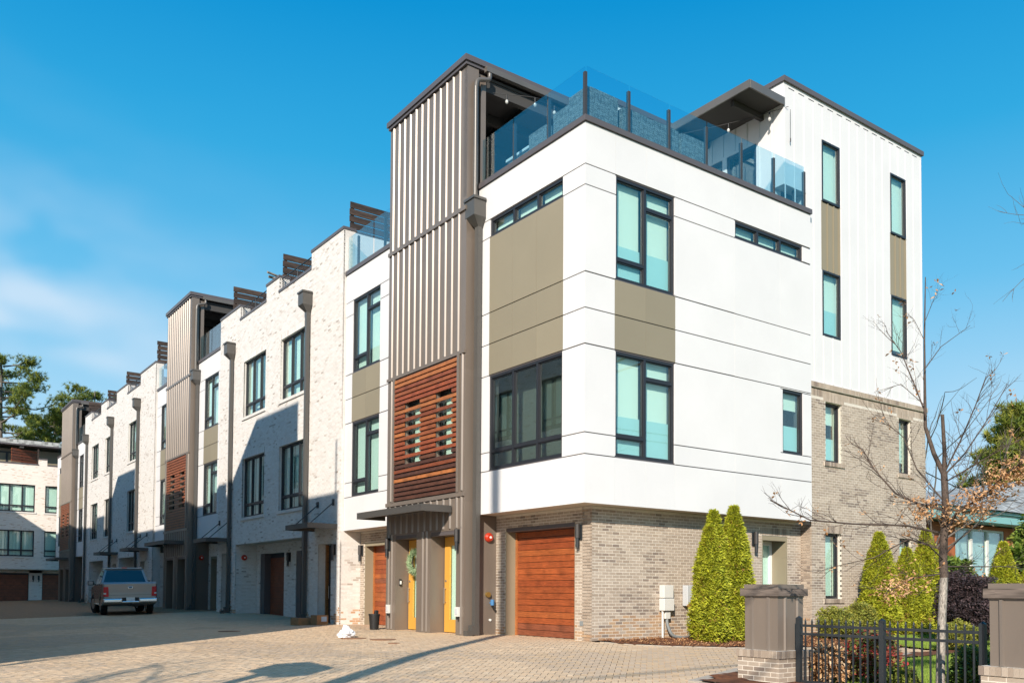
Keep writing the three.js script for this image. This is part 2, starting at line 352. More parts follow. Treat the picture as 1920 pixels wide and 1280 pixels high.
const gClamp = (x, z) => ground(Math.max(-14, Math.min(20, x)), Math.max(-80, Math.min(30, z)));
struct('ground', sheet([-600, -200, -60, -30, ...range(-20, 40, 4), 80, 200, 600], [-600, -200, -100, ...range(-80, 40, 4), 100, 300, 600], (x, z) => gClamp(x, z) - .14), M.farGround);
const lerpPts = (P, x) => { if (x <= P[0][0]) return P[0][1]; for (let i = 0; i + 1 < P.length; i++) if (x <= P[i + 1][0]) return P[i][1] + (P[i + 1][1] - P[i][1]) * (x - P[i][0]) / (P[i + 1][0] - P[i][0]); return P[P.length - 1][1]; };
const KERB1 = [[.62, -.2], [.82, .55], [1.4, 1.05], [2.5, 1.72], [4.5, 2.35], [7, 2.8]], EDGE2 = [[-2.15, 4.85], [-.45, 4.3], [2, 4.05], [7, 3.9]];
function inPave(x, z) {
  if (x < -16 || x > 6.8) return false;
  if (z <= -.45) return x < .9;
  if (x > .62 && z < lerpPts(KERB1, x)) return false;
  if (x > -2.15 && z > lerpPts(EDGE2, x)) return false;
  return !(z > 4.8 && x > -2.15);
}
const NEARZ = -24;
const paving = struct('paving', sheet(range(-16, 7, .5), range(-70, 26, .5), (x, z) => ground(x, z) - (z >= NEARZ && x >= -11 ? .035 : .004), (x, z) => x < 1 ? (z < 5 || x < -2) : (z > 0 && z < 5)), M.paveFar);
{
  const up = new THREE.Vector3(0, 1, 0), mx = new THREE.Matrix4(), yq = [new THREE.Quaternion().setFromAxisAngle(up, Math.PI / 4), new THREE.Quaternion().setFromAxisAngle(up, -Math.PI / 4)];
  const list = [], c45 = Math.SQRT1_2, o = wp(paving), vp = new THREE.Vector3();
  const inv = camera.quaternion.clone().invert();
  for (let i = -420; i < 420; i++) for (let j = -420; j < 420; j++) {
    const k = (((i - j) % 4) + 4) % 4; if (k !== 0 && k !== 3) continue;
    const p = (k === 0 ? i + 1 : i + .5) * .1, q = (k === 0 ? j + .5 : j + 1) * .1;
    const x = (p + q) * c45, z = (q - p) * c45;
    if (x < -11 || z < NEARZ || z > 12 || !inPave(x, z)) continue;
    vp.set(x, ground(x, z), z).sub(camera.position).applyQuaternion(inv);
    const dep = -vp.z; if (dep < 2) continue;
    const px = 960 + PX.f * vp.x / dep, py = PX.cy - PX.f * vp.y / dep;
    if (px < -350 || px > 2100 || py > 1420) continue;
    list.push({ x, z, k, dep, vis: px > -5 && px < 1920 && py < 1284 });
  }
  list.sort((a, b) => (b.vis - a.vis) || (a.dep - b.dep));
  const nrm = (x, z) => new THREE.Vector3(-(ground(x + .05, z) - ground(x - .05, z)) * 10, 1, -(ground(x, z + .05) - ground(x, z - .05)) * 10).normalize();
  const place = q => {
    const t = new THREE.Quaternion().setFromUnitVectors(up, nrm(q.x, q.z).add(v3(rr(-.006, .006), 0, rr(-.006, .006))).normalize()).multiply(yq[0]);
    return [v3(q.x, ground(q.x, q.z) - .02 + rr(-.0016, .0016), q.z).sub(o), t, q.k === 0 ? v3(.1905, .04, .0905) : v3(.0905, .04, .1905)];
  };
  list.slice(0, 300).forEach(q => { const [p, t, s] = place(q); const me = shadow(new THREE.Mesh(unit, pick(paverMats))); me.name = 'paver'; me.position.copy(p); me.quaternion.copy(t); me.scale.copy(s); paving.add(me); });
  const rest = list.slice(300), im = new THREE.InstancedMesh(unit, paverInst, rest.length);
  rest.forEach((q, i) => { const [p, t, s] = place(q); im.setMatrixAt(i, mx.compose(p, t, s)); const n = vnoise(q.x * .55, q.z * .55, 3, 0); im.setColorAt(i, tint(pick(n > .62 ? [PV[2], PV[4], PV[4]] : [PV[0], PV[1], PV[3], PV[5]]), .13)); });
  im.name = 'pavers'; im.userData.kind = 'stuff'; shadow(im); paving.add(im);
}
/* concrete edging, planting beds, lawn, path */
function strip(P, w, h, hb) {
  const g = []; for (let i = 0; i + 1 < P.length; i++) {
    const [x0, z0] = P[i], [x1, z1] = P[i + 1], dx = x1 - x0, dz = z1 - z0, L = Math.hypot(dx, dz), nx = -dz / L * w, nz = dx / L * w;
    const yA = ground(x0, z0), yB = ground(x1, z1);
    const b = new THREE.BufferGeometry(), V = [[x0, yA + h, z0], [x1, yB + h, z1], [x1 + nx, yB + h, z1 + nz], [x0 + nx, yA + h, z0 + nz], [x0, yA - hb, z0], [x1, yB - hb, z1], [x1 + nx, yB - hb, z1 + nz], [x0 + nx, yA - hb, z0 + nz]];
    const F = [[0, 3, 2, 1], [0, 1, 5, 4], [2, 3, 7, 6], [1, 2, 6, 5], [3, 0, 4, 7]]; const p = [], u = [];
    for (const f of F) for (const k of [0, 1, 2, 0, 2, 3]) { p.push(...V[f[k]]); u.push(V[f[k]][0] + V[f[k]][1], V[f[k]][2] + V[f[k]][1]); }
    b.setAttribute('position', new THREE.Float32BufferAttribute(p, 3)); b.setAttribute('uv', new THREE.Float32BufferAttribute(u, 2)); b.computeVertexNormals(); g.push(b);
  } return g;
}
struct('kerb', strip([[.62, -.2], [.82, .55], [1.4, 1.05], [2.5, 1.72], [4.5, 2.35], [7, 2.8]], -.14, .014, .12), M.concrete);
struct('kerb', strip([[-2.3, 11], [-2.15, 4.85], [-.45, 4.3], [2, 4.05], [7, 3.9]], .22, .035, .12), M.concrete);
const bed = (x, z) => x > .6 && z > -.46 && z < lerpPts(KERB1, x) - .05 && x < 7;
struct('planting_bed', sheet(range(.6, 7, .12), range(-.46, 2.8, .12), (x, z) => ground(x, z) + .005 + .035 * vnoise(x * 5, z * 5, 2, 0), bed), M.mulch);
struct('lawn', sheet(range(-1.9, 26, .5), range(-.1, 12, .5), (x, z) => ground(x, z) + .015 + .03 * vnoise(x * 2, z * 2, 9, 0), (x, z) => (x > 6.9 && z > .9 && z < 11.6) || (x > -.55 && z > lerpPts(EDGE2, x) + .6)), M.lawn);
struct('planting_bed', sheet(range(6.8, 15, .25), range(-.12, 1.25, .15), (x, z) => ground(x, z) + .03 + .04 * vnoise(x * 5, z * 5, 2, 0)), M.mulch);
struct('planting_bed', sheet(range(-2.1, 7, .2), range(3.8, 8.8, .15), (x, z) => ground(x, z) + .045 + .04 * vnoise(x * 6, z * 6, 4, 0), (x, z) => z > lerpPts(EDGE2, x) + .22 && (z < lerpPts(EDGE2, x) + .55 || x < -.5)), M.mulch);
{ // grass blades on the lawn in view
  const g = new THREE.BufferGeometry(), p = [], u = []; for (let k = 0; k < 5; k++) { const a = k * 2.4, r = .012 * k, x = Math.cos(a) * r, z = Math.sin(a) * r, w = .004, h = .03 + .007 * (k % 3); p.push(x - w, 0, z, x + w, 0, z, x + Math.cos(a) * .014, h, z + Math.sin(a) * .014); u.push(0, 0, 1, 0, .5, 1); }
  g.setAttribute('position', new THREE.Float32BufferAttribute(p, 3)); g.setAttribute('uv', new THREE.Float32BufferAttribute(u, 2)); g.computeVertexNormals();
  const n = 42000, im = new THREE.InstancedMesh(g, mat([1, 1, 1], { side: THREE.DoubleSide, roughness: .8 }), n), mx = new THREE.Matrix4(), q = new THREE.Quaternion();
  for (let i = 0; i < n; i++) { let x, z; do { x = rr(-.6, 13); z = rr(1.2, 9); } while (!((x > 6.9 && z > .9) || (x > -.5 && z > lerpPts(EDGE2, x) + .65))); q.setFromAxisAngle(v3(0, 1, 0), rnd() * 6.28); im.setMatrixAt(i, mx.compose(v3(x, ground(x, z) + .02, z), q, v3(1, rr(.7, 1.3), 1).multiplyScalar(rr(.9, 1.6)))); im.setColorAt(i, tint(pick([[.20, .30, .035], [.26, .33, .05], [.15, .25, .03]]), .3)); }
  im.name = 'grass'; im.userData = { kind: 'stuff', label: 'short green lawn grass behind the black iron fence', category: 'grass' }; shadow(im); scene.add(im);
}

/* =================== corner townhouse =================== */
const VB = [2.90, 3.93, 4.38, 6.23, 6.99, 7.75, 9.59, 10.03, 10.93];
/* panels laid over a face between joints us x vs, leaving holes out */
function panels(par, F, us, vs, holes, mats, o = {}) {
  for (let k = 0; k + 1 < vs.length; k++) for (let i = 0; i + 1 < us.length; i++) {
    const gv = .0115, gu = o.gu ?? .0022;
    for (const r of cut(us[i], us[i + 1], vs[k], vs[k + 1], holes)) {
      if (r[1] - r[0] < .02 || r[3] - r[2] < .03) continue;
      const m = mats[Math.floor(hash(Math.round(r[0] * 50), Math.round(r[2] * 50), 3) * mats.length)];
      obj('panel', fb(F, r[0] + gu, r[1] - gu, r[2] + gv, r[3] - gv, -.02, rr(-.0012, .0012)), m, par);
    }
  }
}
const house = thing('corner_townhouse', 'white panelled corner townhouse with grey brick base, glass railed roof deck and tall rear block', 'house', [6, 0, -2]);
const S0 = face('S', 0), L0 = face('L', 0), LB = face('L', .6), SB = face('S', -.45), SR = face('S', -.12), LR = face('L', 6.79);
{
  const hS = [[.87, 2.66, 7.77, 10.01], [.87, 2.66, 3.95, 6.21], [4.74, 7.37, 9.61, 10.01], [6.54, 7.36, 4.58, 6.19]], tS = [[.84, 2.69, 6.235, 7.755]];
  const hL = [[.74, 3.50, 9.60, 10.02], [.74, 3.50, 3.95, 6.21]], tL = [[.72, 3.52, 6.235, 9.588]];
  obj('wall', [...cut(0.02, 7.70, 2.93, 10.93, hS).map(r => fb(S0, r[0], r[1], r[2], r[3], -.28, -.021)), ...cut(.30, 4.0, 2.93, 10.93, hL).map(r => fb(L0, r[0], r[1], r[2], r[3], -.28, -.021)), B(.021, .28, 2.93, 10.93, -.281, -.3)], M.coping, house);
  panels(house, S0, [0, .85, 1.77, 2.68, 4.72, 6.45, 7.72], VB, [...hS, ...tS], [M.white, M.white, M.whiteB]);
  panels(house, S0, [.84, 1.765, 2.69], [6.235, 6.99, 7.755], hS, [M.tan, M.tanB]);
  panels(house, L0, [.022, .74, 1.66, 2.58, 3.52, 4.02], VB, [...hL, ...tL], [M.white, M.white, M.whiteB]);
  panels(house, L0, [.72, 1.66, 2.58, 3.52], [6.235, 6.99, 7.75, 9.588], hL, [M.tan, M.tanB]);
  obj('interior_wall', [B(.55, 7.5, 2.97, 10.6, -.62, -3.9)], M.interior, house);
  win(house, S0, ...hS[0], { cols: 2, tr: [[8.22], [9.53]], film: .36 });
  win(house, S0, ...hS[1], { cols: 2, tr: [[4.40], [5.74]], film: .40 });
  win(house, S0, ...hS[2], { cols: 3 });
  win(house, S0, ...hS[3], { cols: 1, blind: .3, film: .45 });
  win(house, L0, ...hL[0], { cols: 3 });
  win(house, L0, ...hL[1], { cols: 3, tr: [[4.40]], blind: 0 });
  obj('soffit', [B(.03, 7.69, 2.915, 2.945, -.03, -4.0)], M.soffit, house);
  obj('coping', [B(-.045, 7.74, 10.93, 11.05, -.25, .045), B(-.045, .25, 10.93, 11.05, -4.0, -.252)], M.coping, house);
  obj('deck_floor', B(.25, 6.79, 10.72, 10.78, -.25, -3.95), M.greyWood, house);
  /* brick base under the overhang */
  const hLb = [[1.0, 3.64, 0, 2.6]], hSb = [[6.28, 7.32, 0, 2.52]];
  const base = obj('brick_wall', [...cut(.62, 8.3, -.25, 2.91, hSb.map(h => [h[0], h[1], -.3, h[3]])).map(r => fb(SB, r[0], r[1], r[2], r[3], -.3, -.003)), ...cut(.76, 4.04, -.25, 2.91, hLb.map(h => [h[0], h[1], -.3, h[3]])).map(r => fb(LB, r[0], r[1], r[2], r[3], -.3, -.003))], M.mortar, house);
  const list = [];
  for (const r of bricks(.6, 8.3, -.13, 2.90, [...hSb, [6.2, 7.4, 2.52, 2.72]])) list.push({ F: SB, r });
  for (const r of soldiers(6.2, 7.4, 2.525, 2.72)) list.push({ F: SB, r });
  for (const r of bricks(.505, 4.04, -.13, 2.90, hLb)) list.push({ F: LB, r });
  const clay = c => c.y < .1 + .75 * vnoise(c.x * 1.7, c.z * 1.7 + 3, 17, 0) * (c.x > 1.2 ? 1 : .5) && rnd() < .8 - c.y * .4;
  layBricks(base, list, GB, 300, clay);
  /* entrance on the garden side */
  obj('door_reveal', [fb(SB, 6.282, 6.33, -.1, 2.518, -.5, -.015), fb(SB, 7.27, 7.318, -.1, 2.518, -.5, -.015), fb(SB, 6.33, 7.27, 2.40, 2.518, -.5, -.015)], M.tan, house);
  const dr = obj('door', [fb(SB, 6.2, 6.42, -.1, 2.6, -.53, -.46), fb(SB, 7.18, 7.4, -.1, 2.6, -.53, -.46), fb(SB, 6.42, 7.18, -.1, .3, -.53, -.46), fb(SB, 6.42, 7.18, 2.30, 2.6, -.53, -.46)], M.doorWhite, house);
  obj('pane', fb(SB, 6.42, 7.18, .3, 2.30, -.495, -.49), M.glass, dr); obj('blind', fb(SB, 6.40, 7.2, .28, 2.32, -.55, -.54), M.blind, dr); obj('handle', [bar([6.38, .95, -.88], [6.38, 1.15, -.88], .012)], M.steel, dr);
  /* garage */
  for (const g of [fb(LB, 3.60, 3.638, -.1, 2.598, -.34, -.012), fb(LB, 1.002, 1.03, -.1, 2.598, -.34, -.012)]) obj('garage_reveal', g, M.tan, house);
  obj('garage_header', [fb(LB, 1.03, 3.60, 2.50, 2.597, -.34, -.014)], M.coping, house);
  const gd = obj('garage_door', [fb(LB, .8, 3.85, -.1, 2.7, -.42, -.345)], M.dark, house);
  for (let k = 0, v = .01; v < 2.49; k++) { const h = .1465; obj('plank', fb(LB, 1.032, 3.54, v, Math.min(2.497, v + h - .011), -.344, -.315 + rr(-.002, .002)), k < 2 ? plankMats[4] : pick(plankMats.slice(0, 4)), gd); v += h; }
  obj('door_frame', [fb(LB, 3.545, 3.598, .0, 2.498, -.344, -.28)], slatMats[2], gd);
  obj('interior_wall', [B(1.2, 7.5, 0, 2.9, -1.55, -3.9)], M.interior, house);
  /* rear block */
  const wr = [[8.39, 9.20, 11.53, 13.18], [8.39, 9.20, 7.90, 9.66], [11.67, 12.48, 11.46, 13.22], [11.67, 12.48, 7.90, 9.66]], tr2 = [[8.36, 9.23, 9.66, 11.53], [11.64, 12.51, 9.66, 11.46]];
  const br = [[8.5, 9.25, 4.55, 6.15], [12.03, 12.70, 4.53, 6.13], [8.46, 9.18, .92, 2.66], [12.01, 12.70, .92, 2.66]];
  obj('siding', [...cut(6.79, 13.36, 6.62, 14.2, [...wr, ...tr2]).filter(r => r[3] > 10.6 || r[1] > 7.7).map(r => fb(SR, r[2] < 10.6 ? Math.max(7.71, r[0]) : r[0], r[1], r[2], r[3], -.32, 0))], M.white, house);
  obj('siding', [...cut(.45, 6.0, 10.75, 14.2, [[1.0, 2.0, 10.7, 12.95], [2.15, 3.1, 10.7, 12.95]]).map(r => fb(LR, r[0], r[1], r[2], r[3], -.3, -.002))], M.white, house);
  for (let k = 0; k <= 16; k++) {
    const u = 6.83 + k * .405, pcs = cut(u - .02, u + .02, u < 7.74 ? 10.7 : 6.64, 14.05, [...wr, ...tr2].map(h => [h[0] - .03, h[1] + .03, h[2], h[3]]));
    if (pcs.length) obj('batten', pcs.map(r => fb(SR, r[0], r[1], r[2], r[3], 0.001, .010)), M.white, house);
  }
  for (let k = 0; k < 8; k++) { const u = .5 + k * .405; if (u < 3.4) obj('batten', cut(u - .02, u + .02, 10.8, 14.05, [[.95, 3.15, 10.7, 13.0]]).map(r => fb(LR, r[0], r[1], r[2], r[3], 0.0, .016)), M.white, house); }
  for (let k = 0; k < 15; k++) obj('vent_slot', fb(SR, 6.98 + k * .42, 7.22 + k * .42, 14.08, 14.10, -.01, .004), M.dark, house);
  for (const t of tr2) { obj('panel', fb(SR, t[0] + .01, t[1] - .01, t[2] + .02, t[3] - .02, -.1, -.03), M.tan, house); for (const a of [.02, .30, .57, .82]) obj('rib', fb(SR, t[0] + a, t[0] + a + .03, t[2] + .02, t[3] - .02, -.029, 0), M.tanB, house); }
  wr.forEach((h, i) => win(house, SR, ...h, { cols: 1, d: .01, blind: [1, .62, 1, .9][i], film: [0, .42, 0, 0][i], fw: .05 }));
  obj('interior_wall', [B(7.9, 13.2, .2, 14.0, -.72, -4)], M.interior, house);
  obj('coping', [B(6.74, 13.41, 14.2, 14.33, -.5, -.06), B(6.74, 7.1, 14.2, 14.33, -6, -.502), B(13.1, 13.41, 14.2, 14.33, -6, -.502)], M.coping, house);
  obj('roof', B(6.8, 13.35, 14.0, 14.22, -.3, -12), M.coping, house);
  obj('rear_wall', [B(13.06, 13.35, 6.6, 14.2, -.45, -12), B(13.15, 13.45, -.2, 6.55, -.45, -12)], M.farbrick, house);
  const rb = obj('brick_wall', [...cut(7.88, 13.44, -.25, 6.44, br).map(r => fb(SR, r[0], r[1], r[2], r[3], -.3, -.003))], M.mortar, house);
  const l2 = [];
  const lint = br.map(h => [h[0] - .09, h[1] + .09, h[3], h[3] + .2]);
  for (const r of bricks(7.87, 13.46, -.13, 6.23, [...br, ...lint])) l2.push({ F: SR, r });
  lint.forEach(h => soldiers(...h).forEach(r => l2.push({ F: SR, r })));
  for (const r of bricks(.175, .46, -.13, 2.90, [])) l2.push({ F: face('L', 7.865), r });
  soldiers(7.87, 13.46, 6.24, 6.45).forEach(r => l2.push({ F: SR, r }));
  layBricks(rb, l2, GB, 0, c => c.y < .25 + .4 * vnoise(c.x * 1.7, 3, 17, 0) && rnd() < .6);
  const cap = obj('brick_cap', [fb(SR, 7.73, 13.5, 6.46, 6.60, -.3, .045)], M.mortar, house);
  layBricks(cap, soldiers(7.74, 13.5, 6.47, 6.60).map(r => ({ F: SR, r, d: .052 })), GB, 0);
  br.forEach((h, i) => { win(house, SR, ...h, { cols: 1, d: -.12, blind: [.35, .8, 1, 1][i], film: [.42, 0, 0, 0][i], bm: i === 1 ? M.blindB : M.blind, fw: .05 }); const s = obj('sill', fb(SR, h[0] - .08, h[1] + .08, h[2] - .12, h[2] - .005, -.1, .02), M.mortar, house); layBricks(s, soldiers(h[0] - .08, h[1] + .08, h[2] - .12, h[2]).map(r => ({ F: SR, r, d: .035 })), GB, 0); });
  /* roof deck: doors, awning, upper wall, railing */
  win(house, LR, 1.0, 2.0, 10.8, 12.95, { cols: 1, blind: 0, fw: .09 }); win(house, LR, 2.15, 3.1, 10.8, 12.95, { cols: 1, blind: .7, fw: .09 });
  obj('awning', [B(5.42, 6.785, 13.70, 13.74, -.10, -3.45), B(5.40, 5.44, 13.56, 13.76, -.09, -3.46), B(5.44, 6.785, 13.56, 13.76, -.12, -.08)], M.spout, house);
  obj('awning_beam', [B(5.6, 6.785, 13.45, 13.60, -.75, -.85), B(5.6, 6.785, 13.45, 13.60, -2.6, -2.7)], M.ceiling, house);
  obj('awning_ceiling', B(5.45, 6.78, 13.62, 13.66, -.14, -3.44), M.ceiling, house);
  obj('upper_wall', [B(3.78, 6.78, 10.8, 14.2, -3.5, -3.8), B(3.78, 4.05, 10.8, 14.2, -3.8, -7.9)], M.white, house);
  obj('coping', [B(3.72, 6.78, 14.2, 14.34, -3.44, -7.9)], M.coping, house);
  for (let k = 0; k < 7; k++) obj('batten', B(3.9 + k * .405, 3.94 + k * .405, 10.8, 14.05, -3.499, -3.484), M.white, house);
  const rail = (a, b, n, along) => { for (let i = 0; i < n; i++) { const p = a + (b - a) * i / n + .02, q = a + (b - a) * (i + 1) / n - .02; const g = along ? B(p, q, 11.1, 12.15, -.062, -.050) : B(.050, .062, 11.1, 12.15, -q, -p); obj('railing_glass', g, M.rail, house); } };
  rail(.06, 7.55, 6, true); rail(.06, 3.95, 3, false);
  for (let i = 0; i <= 6; i++) { const x = .055 + 7.495 * i / 6; obj('railing_post', B(x - .032, x + .032, 11.05, 12.03, -.047, -.115), M.post, house); }
  for (let i = 1; i <= 2; i++) { const z = -(.06 + 3.89 * i / 3); obj('railing_post', B(.065, .13, 11.05, 12.03, z - .032, z + .032), M.post, house); }
  obj('railing_post', B(7.3, 7.36, 11.05, 12.0, -.2, -.26), M.post, house);
}
/* =================== metal towers =================== */
function ribGeo(F, u, v0, v1, w = .085, t = .035, h = .036) {
  const pts = [[-w / 2, 0], [w / 2, 0], [t / 2, h], [-t / 2, h]];
  const P = (a, b, v) => fp(F, u + a, v, b), pos = [], uv = [];
  for (let k = 1; k < 4; k++) { const A = pts[k], C = pts[(k + 1) % 4], q = [P(A[0], A[1], v0), P(C[0], C[1], v0), P(C[0], C[1], v1), P(A[0], A[1], v1)]; for (const i of [0, 2, 1, 0, 3, 2]) { pos.push(q[i].x, q[i].y, q[i].z); uv.push(u + A[0], q[i].y); } }
  const top = pts.map(p => P(p[0], p[1], v1)), bot = pts.map(p => P(p[0], p[1], v0));
  for (const [q, o] of [[top, [0, 1, 2, 0, 2, 3]], [bot, [0, 2, 1, 0, 3, 2]]]) for (const i of o) { pos.push(q[i].x, q[i].y, q[i].z); uv.push(u, q[i].y); }
  const g = new THREE.BufferGeometry(); g.setAttribute('position', new THREE.Float32BufferAttribute(pos, 3)); g.setAttribute('uv', new THREE.Float32BufferAttribute(uv, 2)); g.computeVertexNormals(); return g;
}
/* near: every rib, slat and plank is its own part; far: joined per kind */
function tower(u0, dy, near, label, W = 3.95) {
  const X = -.35, F = face('L', X), t = thing('stair_tower', label, 'tower', [X + .5, 0, -(u0 + W / 2)], 'brown metal stair towers of the row');
  const U = a => u0 + a, E = W / 3.95, A = a => u0 + a * E, V = v => v + dy;
  const put = (name, geos, m) => { if (near) geos.forEach(g => obj(name, g, Array.isArray(m) ? pick(m) : m, t)); else obj(name, geos, Array.isArray(m) ? m[0] : m, t).userData.kind = 'stuff'; };
  const O = [[A(.35), A(1.55), -.3, 2.55], [A(2.28), A(3.42), -.3, 2.55]], wn = [[A(.56), A(1.32), V(4.33), V(6.13)], [A(2.12), A(2.92), V(4.33), V(6.13)]];
  const sc = [A(.3), A(3.48), V(3.47), V(6.83)];
  obj('wall', [...cut(u0, u0 + W, -.15, V(10.7), [...O, ...wn]).map(r => fb(F, r[0], r[1], r[2], r[3], -.42, 0)), fb(F, u0, u0 + W, V(10.702), V(13.95), -.2, 0), fb(F, u0, u0 + .12, -.15, V(10.7), -.98, -.422), fb(F, u0 + W - .12, u0 + W, -.15, V(10.7), -.98, -.422)], M.brown, t);
  const us = []; for (let k = 0; k < 12; k++) us.push(A(.33 + .31 * k));
  put('rib', us.map(u => ribGeo(F, u, V(10.47), V(13.93))), M.rib);
  put('rib', us.map(u => ribGeo(F, u, V(6.93), V(10.35))), M.rib);
  put('rib', [A(.12), A(3.72)].map(u => ribGeo(F, u, V(3.5), V(6.83))), M.rib);
  put('rib', us.concat([A(.12)]).map(u => ribGeo(F, u, 2.6, V(3.35))), M.rib);
  put('rib', [A(.12), A(1.75), A(1.95), A(3.62), A(3.8)].map(u => ribGeo(F, u, .02, 2.59)), M.rib);
  for (const g of [fb(F, u0 - .01, u0 + W + .01, V(10.36), V(10.46), -.01, .045), fb(F, u0 - .01, u0 + W + .01, V(6.84), V(6.92), -.01, .045), fb(F, u0 - .01, u0 + W + .01, V(3.36), V(3.46), -.01, .045), fb(F, A(.2), A(.3), V(3.46), V(6.84), .001, .06), fb(F, A(3.48), A(3.58), V(3.46), V(6.84), .001, .06)]) obj('trim', g, M.brown, t);
  /* wooden louvre in front of two windows */
  const slats = [];
  for (let k = 0; k < 27; k++) {
    const v = sc[2] + .02 + k * .1235, h = .086; let segs = [[sc[0] + .005, sc[1] - .005]];
    if (v > V(4.3) && v < V(6.15) && k % 2 === 0) for (const w of wn) segs = segs.flatMap(([p, q]) => w[1] <= p || w[0] >= q ? [[p, q]] : [[p, w[0] - .02], [w[1] + .02, q]]);
    for (const [p, q] of segs) slats.push(fb(F, p, q, v, v + h, .012, .052));
  }
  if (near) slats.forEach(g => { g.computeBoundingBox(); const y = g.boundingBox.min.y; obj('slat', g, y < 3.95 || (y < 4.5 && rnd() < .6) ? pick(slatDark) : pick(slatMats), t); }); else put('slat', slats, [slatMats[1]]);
  wn.forEach(w => { if (near) win(t, F, ...w, { cols: 1, blind: .95, d: -.1 }); else win(t, F, ...w, { cols: 1, blind: .9, d: -.1, plain: 1 }); });
  obj('interior_wall', [fb(F, u0 + .2, u0 + W - .2, 2.7, V(10.5), -1.1, -.8)], M.interior, t);
  obj('screen_backing', cut(sc[0], sc[1], sc[2], sc[3], wn).map(r => fb(F, r[0], r[1], r[2], r[3], .001, .008)), M.dark, t);
  /* two entrance doors */
  obj('door_recess', [fb(F, u0 + .15, u0 + W - .15, -.1, 2.7, -.56, -.5), fb(F, O[0][0], O[0][1], 2.45, 2.55, -.5, -.01), fb(F, O[1][0], O[1][1], 2.45, 2.55, -.5, -.01)], M.coping, t);
  O.forEach((o, i) => {
    const m = near ? M.yellow : M.dark;
    const a = o[0] + .03, b = o[1] - .03, s = .24;
    const d = obj('door', [fb(F, a, a + s, .02, 2.44, -.45, -.40), fb(F, b - s, b, .02, 2.44, -.45, -.40), fb(F, a + s, b - s, .02, .34, -.45, -.40), fb(F, a + s, b - s, 2.22, 2.44, -.45, -.40)], m, t);
    obj('pane', fb(F, a + s, b - s, .34, 2.22, -.43, -.425), M.glass, d); obj('blind', fb(F, a + s - .02, b - s + .02, .33, 2.23, -.49, -.48), M.blind, d);
    obj('handle', [bar(fp(F, b - .08, .75, -.34), fp(F, b - .08, 1.15, -.34), .012), bar(fp(F, b - .08, .78, -.34), fp(F, b - .08, .78, -.405), .01), bar(fp(F, b - .08, 1.12, -.34), fp(F, b - .08, 1.12, -.405), .01)], M.steel, d);
    obj('lock', [bar(fp(F, b - .08, 1.32, -.40), fp(F, b - .08, 1.32, -.38), .03, 12)], M.steel, d);
  });
  obj('canopy', [fb(F, A(.55), A(3.95), 3.10 + dy * .3, 3.14 + dy * .3, .04, .85), fb(F, A(.55), A(3.95), 2.99 + dy * .3, 3.16 + dy * .3, .85, .89), fb(F, A(.51), A(.55), 2.99 + dy * .3, 3.16 + dy * .3, .04, .89), fb(F, A(3.95), A(3.99), 2.99 + dy * .3, 3.16 + dy * .3, .04, .89)], M.canopy, t);
  /* open porch on top */
  obj('roof', [B(X - .06, 4.1, V(13.96), V(14.13), -(u0 - .03), -(u0 + W + .03)), B(X - .1, 4.1, V(14.04), V(14.18), -(u0 - .07), -(u0 - .032)), B(X - .1, X - .062, V(14.04), V(14.18), -(u0 - .03), -(u0 + W + .07))], M.coping, t);
  obj('gutter', B(.12, 4.1, V(13.90), V(14.03), -(u0 - .15), -(u0 - .032)), M.spout, t);
  obj('porch_ceiling', B(-.14, 4.0, V(13.80), V(13.86), -(u0 + .02), -(u0 + W - .02)), M.ceiling, t);
  for (const a of [1.3, 2.6]) obj('porch_beam', B(-.14, 3.95, V(13.55), V(13.79), -(u0 + a), -(u0 + a + .12)), M.ceiling, t);
  obj('porch_beam', B(-.14, 3.95, V(13.50), V(13.79), -(u0 + .05), -(u0 + .2)), M.ceiling, t); obj('porch_beam', B(1.7, 1.85, V(13.58), V(13.79), -(u0 + .22), -(u0 + W - .05)), M.ceiling, t);
  obj('porch_post', [B(X, -.02, V(10.7), V(13.95), -(u0 + .002), -(u0 + .14)), B(.05, .2, V(10.7), V(13.84), -(u0 + .01), -(u0 + .15))], M.brown, t);
  obj('porch_wall', B(-.14, 3.9, V(10.7), V(13.8), -(u0 + W - .16), -(u0 + W - .04)), M.brown, t);
  obj('porch_floor', B(-.14, 4, V(10.68), V(10.74), -(u0 + .15), -(u0 + W - .17)), M.greyWood, t);
  /* rainwater: round pipe from the gutter, leader head, square pipe with a shoe */
  obj('gutter_pipe', [tube([[.22, V(13.86), -(u0 - .13)], [.2, V(13.72), -(u0 - .13)], [.05, V(13.66), -(u0 - .12)], [-.12, V(13.60), -(u0 - .10)], [-.17, V(13.4), -(u0 - .10)]], .055, 10), bar([-.17, V(13.42), -(u0 - .10)], [-.17, V(10.5), -(u0 - .10)], .055, 10)], M.spout, t);
  leader(t, face('L', 0), u0 - .15, V(10.53), ground(-.3, -u0), .03, true, M.pipe);
  return t;
}
tower(4.02, 0, true, 'tallest looking brown ribbed tower nearest the white corner house, wooden louvre above two yellow doors');

/* =================== the rest of the row =================== */
const VBr = VB.slice(1);
